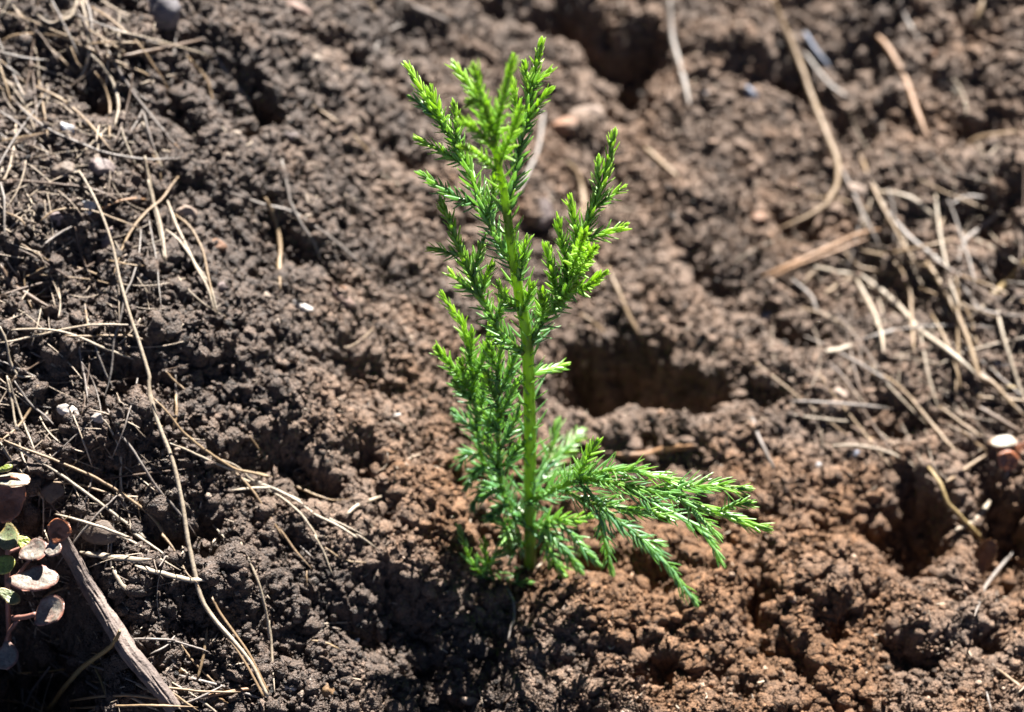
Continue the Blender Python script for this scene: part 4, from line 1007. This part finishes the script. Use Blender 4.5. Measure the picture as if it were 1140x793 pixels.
for a_ in [
 ('stone', 182, 18, 25, 27, Q['grey'], 'large lilac grey stone at the far end of the bank', 30, 10),
 ('pebble', 75, 143, 12, 8, Q['white'], 'smooth white pebble lying among the heaped needles', 30, 5),
 ('pebble', 97, 231, 12, 11, Q['white'], 'bright white pebble with a broken top beside the long stalk', 0, 12),
 ('stone', 119, 266, 10, 20, Q['pink'], 'pinkish grey stone leaning behind the long stalk below the broken white pebble', 15, 9),
 ('stone', 114, 190, 20, 15, Q['pink'], 'flat-faced pinkish stone beyond the broken white pebble', 20, 9),
 ('stone', 72, 190, 17, 12, Q['brown'], 'brown stone beside the flat-faced pinkish one', -20, 8),
 ('pebble', 207, 238, 14, 11, Q['cream'], 'cream pebble near the broad upright paired needle', 15, 7),
 ('pebble', 239, 273, 16, 8, Q['orange'], 'orange pebble just below the cream one', -5, 9),
 ('stone', 63, 243, 14, 9, Q['pink'], 'small pinkish stone in front of the broken white pebble', 0, 8),
 ('stone', 95, 253, 10, 9, Q['brown'], 'dark brown stone touching the pinkish grey leaning one', 0, 8),
 ('pebble', 245, 320, 9, 7, Q['pink'], 'pinkish pebble at the point where three needles meet', -30, 7),
 ('pebble', 18, 89, 9, 5, Q['cream'], 'small cream pebble beside the brown upright needle', 5, 6),
 ('wood_chip', 79, 460, 18, 10, Q['wood'], 'pale flat wood chip with dark pits on the bank', 15, 8),
 ('wood_chip', 106, 466, 11, 10, Q['wood'], 'smaller pitted wood chip touching the pale flat one', 30, 8),
 ('stone', 60, 547, 15, 18, Q['brown'], 'angular brown stone under the crossing needles by the succulent', 20, 10),
 ('stone', 112, 590, 24, 17, Q['brown'], 'large rough brown stone above the grey stick', 10, 14),
 ('wood_chip', 323, 8, 24, 7, Q['pinkwood'], 'pinkish wood chip lying on the far slope', 18, 8),
 ('stone', 322, 153, 14, 8, Q['pink'], 'flat pinkish stone blurred among far crumbs', -15, 8),
 ('pebble', 404, 189, 8, 7, Q['cream'], 'small pale pebble blurred on the slope left of the seedling', 0, 6),
 ('pebble', 486, 48, 7, 6, Q['cream'], 'small round pebble blurred in a far dark pit', 0, 5),
 ('wood_chip', 334, 342, 17, 8, Q['wood'], 'pale wood chip lying near the knobbly tan root', 20, 9),
 ('wood_chip', 381, 332, 22, 6, Q['pinkwood'], 'pinkish wood splinter sloping beside the pale chip', 40, 9),
 ('pebble', 413, 328, 9, 6, Q['cream'], 'cream pebble at the end of the pinkish wood splinter', 0, 7),
 ('pebble', 383, 322, 6, 5, Q['orange'], 'tiny orange pebble next to the pinkish wood splinter', 0, 7),
 ('wood_chip', 440, 463, 12, 4, Q['wood'], 'small pale wood chip on crumbs left of the seedling', -20, 8),
 ('wood_chip', 408, 454, 8, 5, Q['wood'], 'tiny pale wood flake beside the small pale chip', 40, 8),
 ('wood_chip', 391, 720, 15, 4.5, Q['white'], 'white splinter lying on dark soil below the fan of needles', -42, 8),
 ('pebble', 323, 768, 9, 6, Q['wood'], 'small grey pebble at the foot of the long stalk', 10, 8),
 ('pebble', 364, 769, 13, 8, Q['ochre'], 'oval yellowish pebble near the foot of the long stalk', 25, 5),
 ('seed', 410, 730, 6, 3.5, Q['cream'], 'pale oval seed beside the white splinter', 55, 3),
 ('pebble', 199, 750, 10, 9, Q['ochre'], 'ochre pebble beside the lower end of the grey stick', 0, 9),
 ('pebble', 243, 785, 14, 10, Q['ochre'], 'orange ochre stone at the near edge below the golden straw', 20, 9),
 ('stone', 629, 143, 24, 14, Q['orange'], 'orange tan stone blurred just beyond the seedling tops', -15, 8),
 ('stone', 655, 130, 24, 14, Q['cream'], 'pale tan stone blurred behind the orange tan one', 0, 8),
 ('pebble', 625, 212, 9, 9, Q['cream'], 'small tan pebble blurred between the seedling tops', 0, 6),
 ('stone', 604, 240, 20, 18, Q['pink'], 'round pinkish clod-like stone blurred behind the seedling stem', 0, 8),
 ('pebble', 722, 132, 11, 7, Q['blue'], 'bluish grey pebble at the rim of the great dark hollow', 30, 7),
 ('pebble', 837, 108, 9, 13, Q['blue'], 'pale blue pebble on the far slope beside the hooked stalk', -10, 6),
 ('pebble', 785, 104, 8, 6, Q['grey'], 'grey pebble below the blurred grey stalk', 0, 6),
 ('pebble', 650, 398, 8, 12, Q['cream'], 'tan flake of stone catching the sun in the deep hollow', 20, 9),
 ('stone', 938, 441, 14, 9, Q['cream'], 'pale pinkish pebble blurred below the mat', 15, 7),
 ('pebble', 926, 453, 8, 8, Q['cream'], 'small cream pebble touching the pale pinkish one', 0, 7),
 ('pebble', 966, 490, 10, 6, Q['ochre'], 'tan pebble at the bend of the pale arched needle', 10, 7),
 ('pebble', 911, 518, 4.5, 4.5, Q['white'], 'tiny bright white bead on brown crumbs near the low branch', 0, 4),
 ('pebble', 953, 507, 10, 6, Q['blue'], 'dark bluish pebble under the pale arched needle', 0, 7),
 ('pebble', 806, 597, 6, 4.5, Q['cream'], 'tiny pink pebble under the tip of the low branch', 0, 5),
 ('pebble', 819, 645, 4, 4, Q['white'], 'tiny pale bead on dark crumbs below the low branch', 0, 5),
 ('pebble', 726, 468, 5, 5, Q['grey'], 'tiny grey bead on the mound edge by the deep hollow', 0, 5),
 ('pebble', 632, 677, 7, 5, Q['cream'], 'small tan pebble on brown crumbs below the low branch', 0, 6),
 ('pebble', 960, 214, 18, 9, Q['cream'], 'pale stone blurred where the mat meets the hooked stalk', 35, 8),
 ('pebble', 846, 244, 11, 9, Q['orange'], 'orange pebble blurred beside the end of the hooked stalk', 0, 7),
 ('pebble', 1040, 62, 14, 9, Q['orange'], 'orange brown stone blurred on the far slope by the rotting needle', 25, 7),
 ('pebble', 855, 353, 12, 8, Q['blue'], 'pale grey blue pebble blurred below the mat', 25, 7),
 ('pebble', 1115, 408, 14, 6, Q['wood'], 'pale flat stone blurred in the near side of the mat', 10, 7),
]:
    stone(*a_[:7], ang=a_[7], cuts=a_[8])
# ------------------------------------------------------------------ fleshy plants
def fleshy_material(name, top, edge, under):
    m, t, p, out = nodes(name)
    pos = add(t, 'ShaderNodeNewGeometry').outputs['Position']
    rim = add(t, 'ShaderNodeAttribute', attribute_name='along').outputs['Fac']
    n1, n2 = noise(t, 260, 5, .65, pos), noise(t, 1400, 3, .6, pos)
    c = mixc(t, ramp(t, rim, .72, .98), top, edge)
    c = mixc(t, ramp(t, rim, 1.2, 1.3), c, under)
    c = mixc(t, ramp(t, n1.outputs[0], .4, .62, 0, .75), c, tuple(.42 * v for v in top))
    c = mixc(t, ramp(t, noise(t, 90, 4, .7, pos).outputs[0], .5, .7, 0, .5), c, edge)
    c = mixc(t, ramp(t, n2.outputs[0], .54, .66, 0, .7), c, (.07, .045, .03))
    t.links.new(c, p.inputs['Base Color'])
    p.inputs['Roughness'].default_value = .45
    p.inputs['Subsurface Weight'].default_value = .15
    p.inputs['Subsurface Radius'].default_value = (.002, .0008, .0004)
    t.links.new(bump(t, n2.outputs[0], .0003, .5), p.inputs['Normal'])
    return m
M_FL = {
 'pink': fleshy_material('greyish_pink_leaf', (.26, .23, .19), (.24, .085, .055), (.24, .08, .04)),
 'green': fleshy_material('greyish_green_leaf', (.16, .19, .09), (.30, .20, .06), (.30, .14, .05)),
 'yellow': fleshy_material('yellow_green_leaf', (.24, .30, .05), (.36, .34, .06), (.30, .22, .05)),
 'rust': fleshy_material('rust_leaf', (.22, .075, .03), (.30, .10, .04), (.34, .12, .05)),
 'white': fleshy_material('glare_cap_leaf', (.26, .26, .19), (.26, .14, .08), (.42, .09, .05)),  # pale top colour stands for the glare on the upper leaf surface
}
def fleshy_leaf(px, py, hl, hw, ang, mat, parent, face, t, narrow=.45, cup=.25, thick=1.3, name='leaf', label=None):
    """spoon-shaped leaf: half length/width in picture units, ang from the picture's right, face = surface normal"""
    sc = K * t
    ca, sa = math.cos(math.radians(ang)), math.sin(math.radians(ang))
    e1 = RGT * ca + UPV * sa
    nrm = np.asarray(face, float); nrm = nrm - e1 * (nrm @ e1); nrm /= np.linalg.norm(nrm)
    e2 = np.cross(nrm, e1)
    hw = hw / max(.45, math.sqrt(1 - float(e2 @ FWD) ** 2))
    nr, na = 12, 44
    rr = np.linspace(0, 1, nr); th = np.linspace(0, 2 * math.pi, na, endpoint=False)
    Rr, Th = np.meshgrid(rr, th, indexing='ij')
    x = np.cos(Th) * Rr; wf = 1 - narrow * .5 * (1 - np.cos(Th)) * (.5 + .5 * (np.cos(Th) < 0))
    y = np.sin(Th) * Rr * wf + Rr * (.05 * np.sin(3 * Th + ang) + .03 * np.sin(5 * Th + 2 * ang))
    dome = np.sqrt(np.clip(1 - Rr ** 3, 0, 1))
    cupz = cup * (x * x * .6 + y * y) * hw * sc
    up = cupz + thick * .001 * .5 * dome + .00012 * vnoise(x * 5 + ang, y * 5, 850)
    dn = cupz - thick * .001 * .5 * dome
    c = pt(px, py, t)
    mk = lambda z: c + (x * hl * sc)[..., None] * e1 + (y * hw * sc)[..., None] * e2 + z[..., None] * nrm
    V = np.vstack([mk(up).reshape(-1, 3), mk(dn).reshape(-1, 3)])
    A = np.concatenate([Rr.ravel(), np.where(Rr > .97, 1.0, 1.4).ravel()])
    i = np.arange(nr - 1)[:, None] * na; j = np.arange(na)[None]; jn = (j + 1) % na
    Ft = np.stack([i + j, i + na + j, i + na + jn, i + jn], -1).reshape(-1, 4)
    Fb = Ft[:, ::-1] + nr * na
    l = (nr - 1) * na; j = np.arange(na); jn = (j + 1) % na
    Fs = np.stack([l + j, l + nr * na + j, l + nr * na + jn, l + jn], 1)
    o = make_mesh(name, V, np.vstack([Ft, Fb, Fs]), mat, parent, attrs={'along': A})
    if label: o['label'] = label
    return o
def gd(px, py): return float(depth_at(np.array([px]), np.array([py]))[0])
g0 = gd(45, 690)
plant = tag(empty('succulent_plant', tuple(pt(20, 700, g0))), 'small succulent with rounded grey-pink red-rimmed leaves beside the grey stick', 'succulent')
CAMF = -FWD
UPZ = np.array([0, 0, 1.0])
for px, py, hl, hw, ang, mt, fc, dz, cup, nm_, lb in (
    (10, 556, 27, 24, 80, 'rust', CAMF * .9 + RGT * .15, .014, .5, 'leaf', 'rust-brown cupped leaf with a pale rim on top'),
    (10, 536, 24, 9, 0, 'white', UPZ + CAMF * .25, .0165, .2, 'leaf', 'upper leaf with pale glare in its colour'),
    (67, 592, 15, 16, 65, 'rust', CAMF * .9 + UPZ * .3 + RGT * .2, .022, .5, 'leaf', 'rust-orange leaf'),
    (60, 612, 11, 11, 30, 'pink', CAMF * .9 + UPZ * .5, .024, .4, 'leaf', None),
    (9, 601, 14, 16, 10, 'green', CAMF + UPZ * .4, .014, .4, 'leaf', None),
    (25, 604, 10, 8, -30, 'yellow', CAMF + UPZ * .3, .010, .3, 'leaf', 'small yellow leaf'),
    (38, 615, 17, 14, 20, 'pink', CAMF + UPZ * .6, .014, .4, 'leaf', None),
    (6, 631, 14, 11, 35, 'yellow', CAMF + UPZ * .5, .016, .4, 'leaf', 'yellow green leaf'),
    (36, 646, 30, 15, 4, 'pink', CAMF * .8 + UPZ * .8, .016, .12, 'leaf', None),
    (9, 664, 15, 8, -30, 'green', CAMF + UPZ * .5, .013, .4, 'leaf', None),
    (57, 683, 21, 17, 40, 'pink', CAMF * .9 + UPZ * .6 - RGT * .15, .013, .5, 'leaf', None),
    (6, 733, 16, 16, 10, 'pink', CAMF + UPZ * .6, .013, .3, 'leaf', None),
    (6, 522, 9, 4, 20, 'yellow', CAMF + UPZ, .018, .2, 'leaf', 'tiny fresh green leaf')):
    fleshy_leaf(px, py, hl, hw, ang, M_FL[mt], plant, fc + UPZ * 1.3, min(g0 - dz - .010, gd(min(max(px, 4), 1136), py) - .010 - .4 * dz), cup=cup, thick=1.6, label=lb)
M_RED = straw_material('reddish_stem', (.26, .12, .09), (.18, .09, .07), .5)
for pts_, w in (([(14, 688, 8), (28, 687, 11), (40, 684, 13)], 6), ([(10, 720, 2), (8, 640, 8), (10, 570, 13), (8, 530, 16)], 6), ([(12, 650, 9), (28, 630, 12), (36, 620, 13)], 4), ([(10, 615, 10), (40, 605, 9), (62, 610, 10)], 4), ([(8, 745, 4), (8, 710, 6), (20, 690, 8)], 5)):
    q = spline(np.array([(a0, b0, g0 - d0_ * .001) for a0, b0, d0_ in pts_]), 16)
    V, F, A = tube(pt(q[:, 0], q[:, 1], q[:, 2] - .009), .5 * w * K * q[:, 2], 8, rough=.05)
    make_mesh('stem', V, F, M_RED, plant, attrs={'along': A * .8})

g1_ = gd(1118, 560)
cap = tag(empty('succulent_shoot', tuple(pt(1120, 585, g1_))), 'pale-capped reddish succulent leaf above a stem-shaped painted shadow at the edge of the needle mat', 'succulent')
tc = g1_ - .006
fleshy_leaf(1116, 493, 16, 7.5, 5, M_FL['white'], cap, UPZ + CAMF * .35 + RGT * .2, tc, narrow=.1, cup=.15, thick=2.0, label='leaf cap with pale glare in its colour')
fleshy_leaf(1121, 513, 12, 14, 80, M_FL['rust'], cap, CAMF + RGT * .2, tc - .003, narrow=.2, cup=.3, thick=2.5, label='reddish leaf under the cap')
fleshy_leaf(1143, 500, 14, 10, 20, M_FL['rust'], cap, CAMF + UPZ * .5, tc + .004, narrow=.2, cup=.3, thick=2.0)
q = spline(np.array([(1122, 575, g1_ + .004), (1120, 550, g1_ + .001), (1122, 520, tc + .003)]), 14)
M_CAP_SHADE = straw_material('cap_shade', (.030, .028, .035), (.02, .018, .022), .35)  # bluish black: the shadow below the cap, painted as a stem
V, F, A = tube(pt(q[:, 0], q[:, 1], q[:, 2]), np.linspace(8, 5, 14) * K * q[:, 2], 12, rough=.05)
make_mesh('stem', V, F, M_CAP_SHADE, cap, attrs={'along': A * .8})

# orange dry leaf hanging from the yellow dead stem
g2 = gd(1090, 632)
leaf = fleshy_leaf(1092, 623, 26, 14, 62, fleshy_material('orange_dry_leaf', (.17, .08, .035), (.2, .10, .04), (.15, .07, .03)), None, CAMF + RGT * .3 + UPZ * .3, g2 - .006, narrow=.3, cup=.6, thick=.8, name='dry_leaf')
tag(leaf, 'orange-brown curled dry leaf at the lower end of the yellow dead stem', 'dry leaf')

# ------------------------------------------------------------------ fibres and splinters too small to count
parts = []
fx, fy, fz, fn = spots(2600, rl, soften(ZS, 2))
for x, y, z, nn in zip(fx, fy, fz, fn):
    if x > .02 and rl.random() < .45: continue
    L_ = rl.uniform(.0015, .007); a0 = rl.uniform(0, math.pi)
    d = np.array([math.cos(a0), math.sin(a0), 0]); d = d - nn * (d @ nn); d /= np.linalg.norm(d)
    d = d + nn * rl.normal() * .35
    s_ = np.cross(d, nn)
    c0 = np.array([x, y, z]) + nn * .0007
    u = np.linspace(-.5, .5, 5)[:, None]
    P = c0 + d * u * L_ + s_ * (u ** 2) * L_ * rl.normal() * .5
    V, F, A = tube(P, rl.uniform(.00010, .00032) * np.array([.6, 1, 1, .9, .4]), 5, .6)
    parts.append((V, F, A * 0 + rl.random()))
# hair-thin threads of rotted straw, thickest on the bank and in the far mat
for _ in range(420):
    if rl.random() < .72: x0, y0 = rl.normal(60, 70), rl.uniform(0, 793)
    else: x0, y0 = rl.normal(1030, 80), rl.normal(330, 90)
    a0 = math.radians(rl.normal(55, 45)); l_ = rl.uniform(18, 75); c_ = rl.normal(0, .3)
    u = np.linspace(-.5, .5, 9)
    xx = x0 + l_ * (u * math.cos(a0) - c_ * u * u * math.sin(a0)); yy = y0 + l_ * (u * math.sin(a0) + c_ * u * u * math.cos(a0))
    P, r_ = lay(list(zip(xx, yy)), rl.uniform(1.3, 2.6), rl.uniform(-.4, 1.0), 12)
    V, F, A = tube(P, r_, 5, .7, rough=.1, seed=_)
    parts.append((V, F, A * 0 + rl.random()))
V, F, A = merge(parts)
m, t, p, out = nodes('fibre')
at_ = add(t, 'ShaderNodeAttribute', attribute_name='along').outputs['Fac']
t.links.new(mixc(t, at_, (.12, .085, .06), (.46, .37, .27)), p.inputs['Base Color']); p.inputs['Roughness'].default_value = .6
tag(make_mesh('plant_debris', V, F, m, attrs={'along': A}), 'fine straw fibres and splinters strewn through the soil', 'plant debris', kind='stuff')
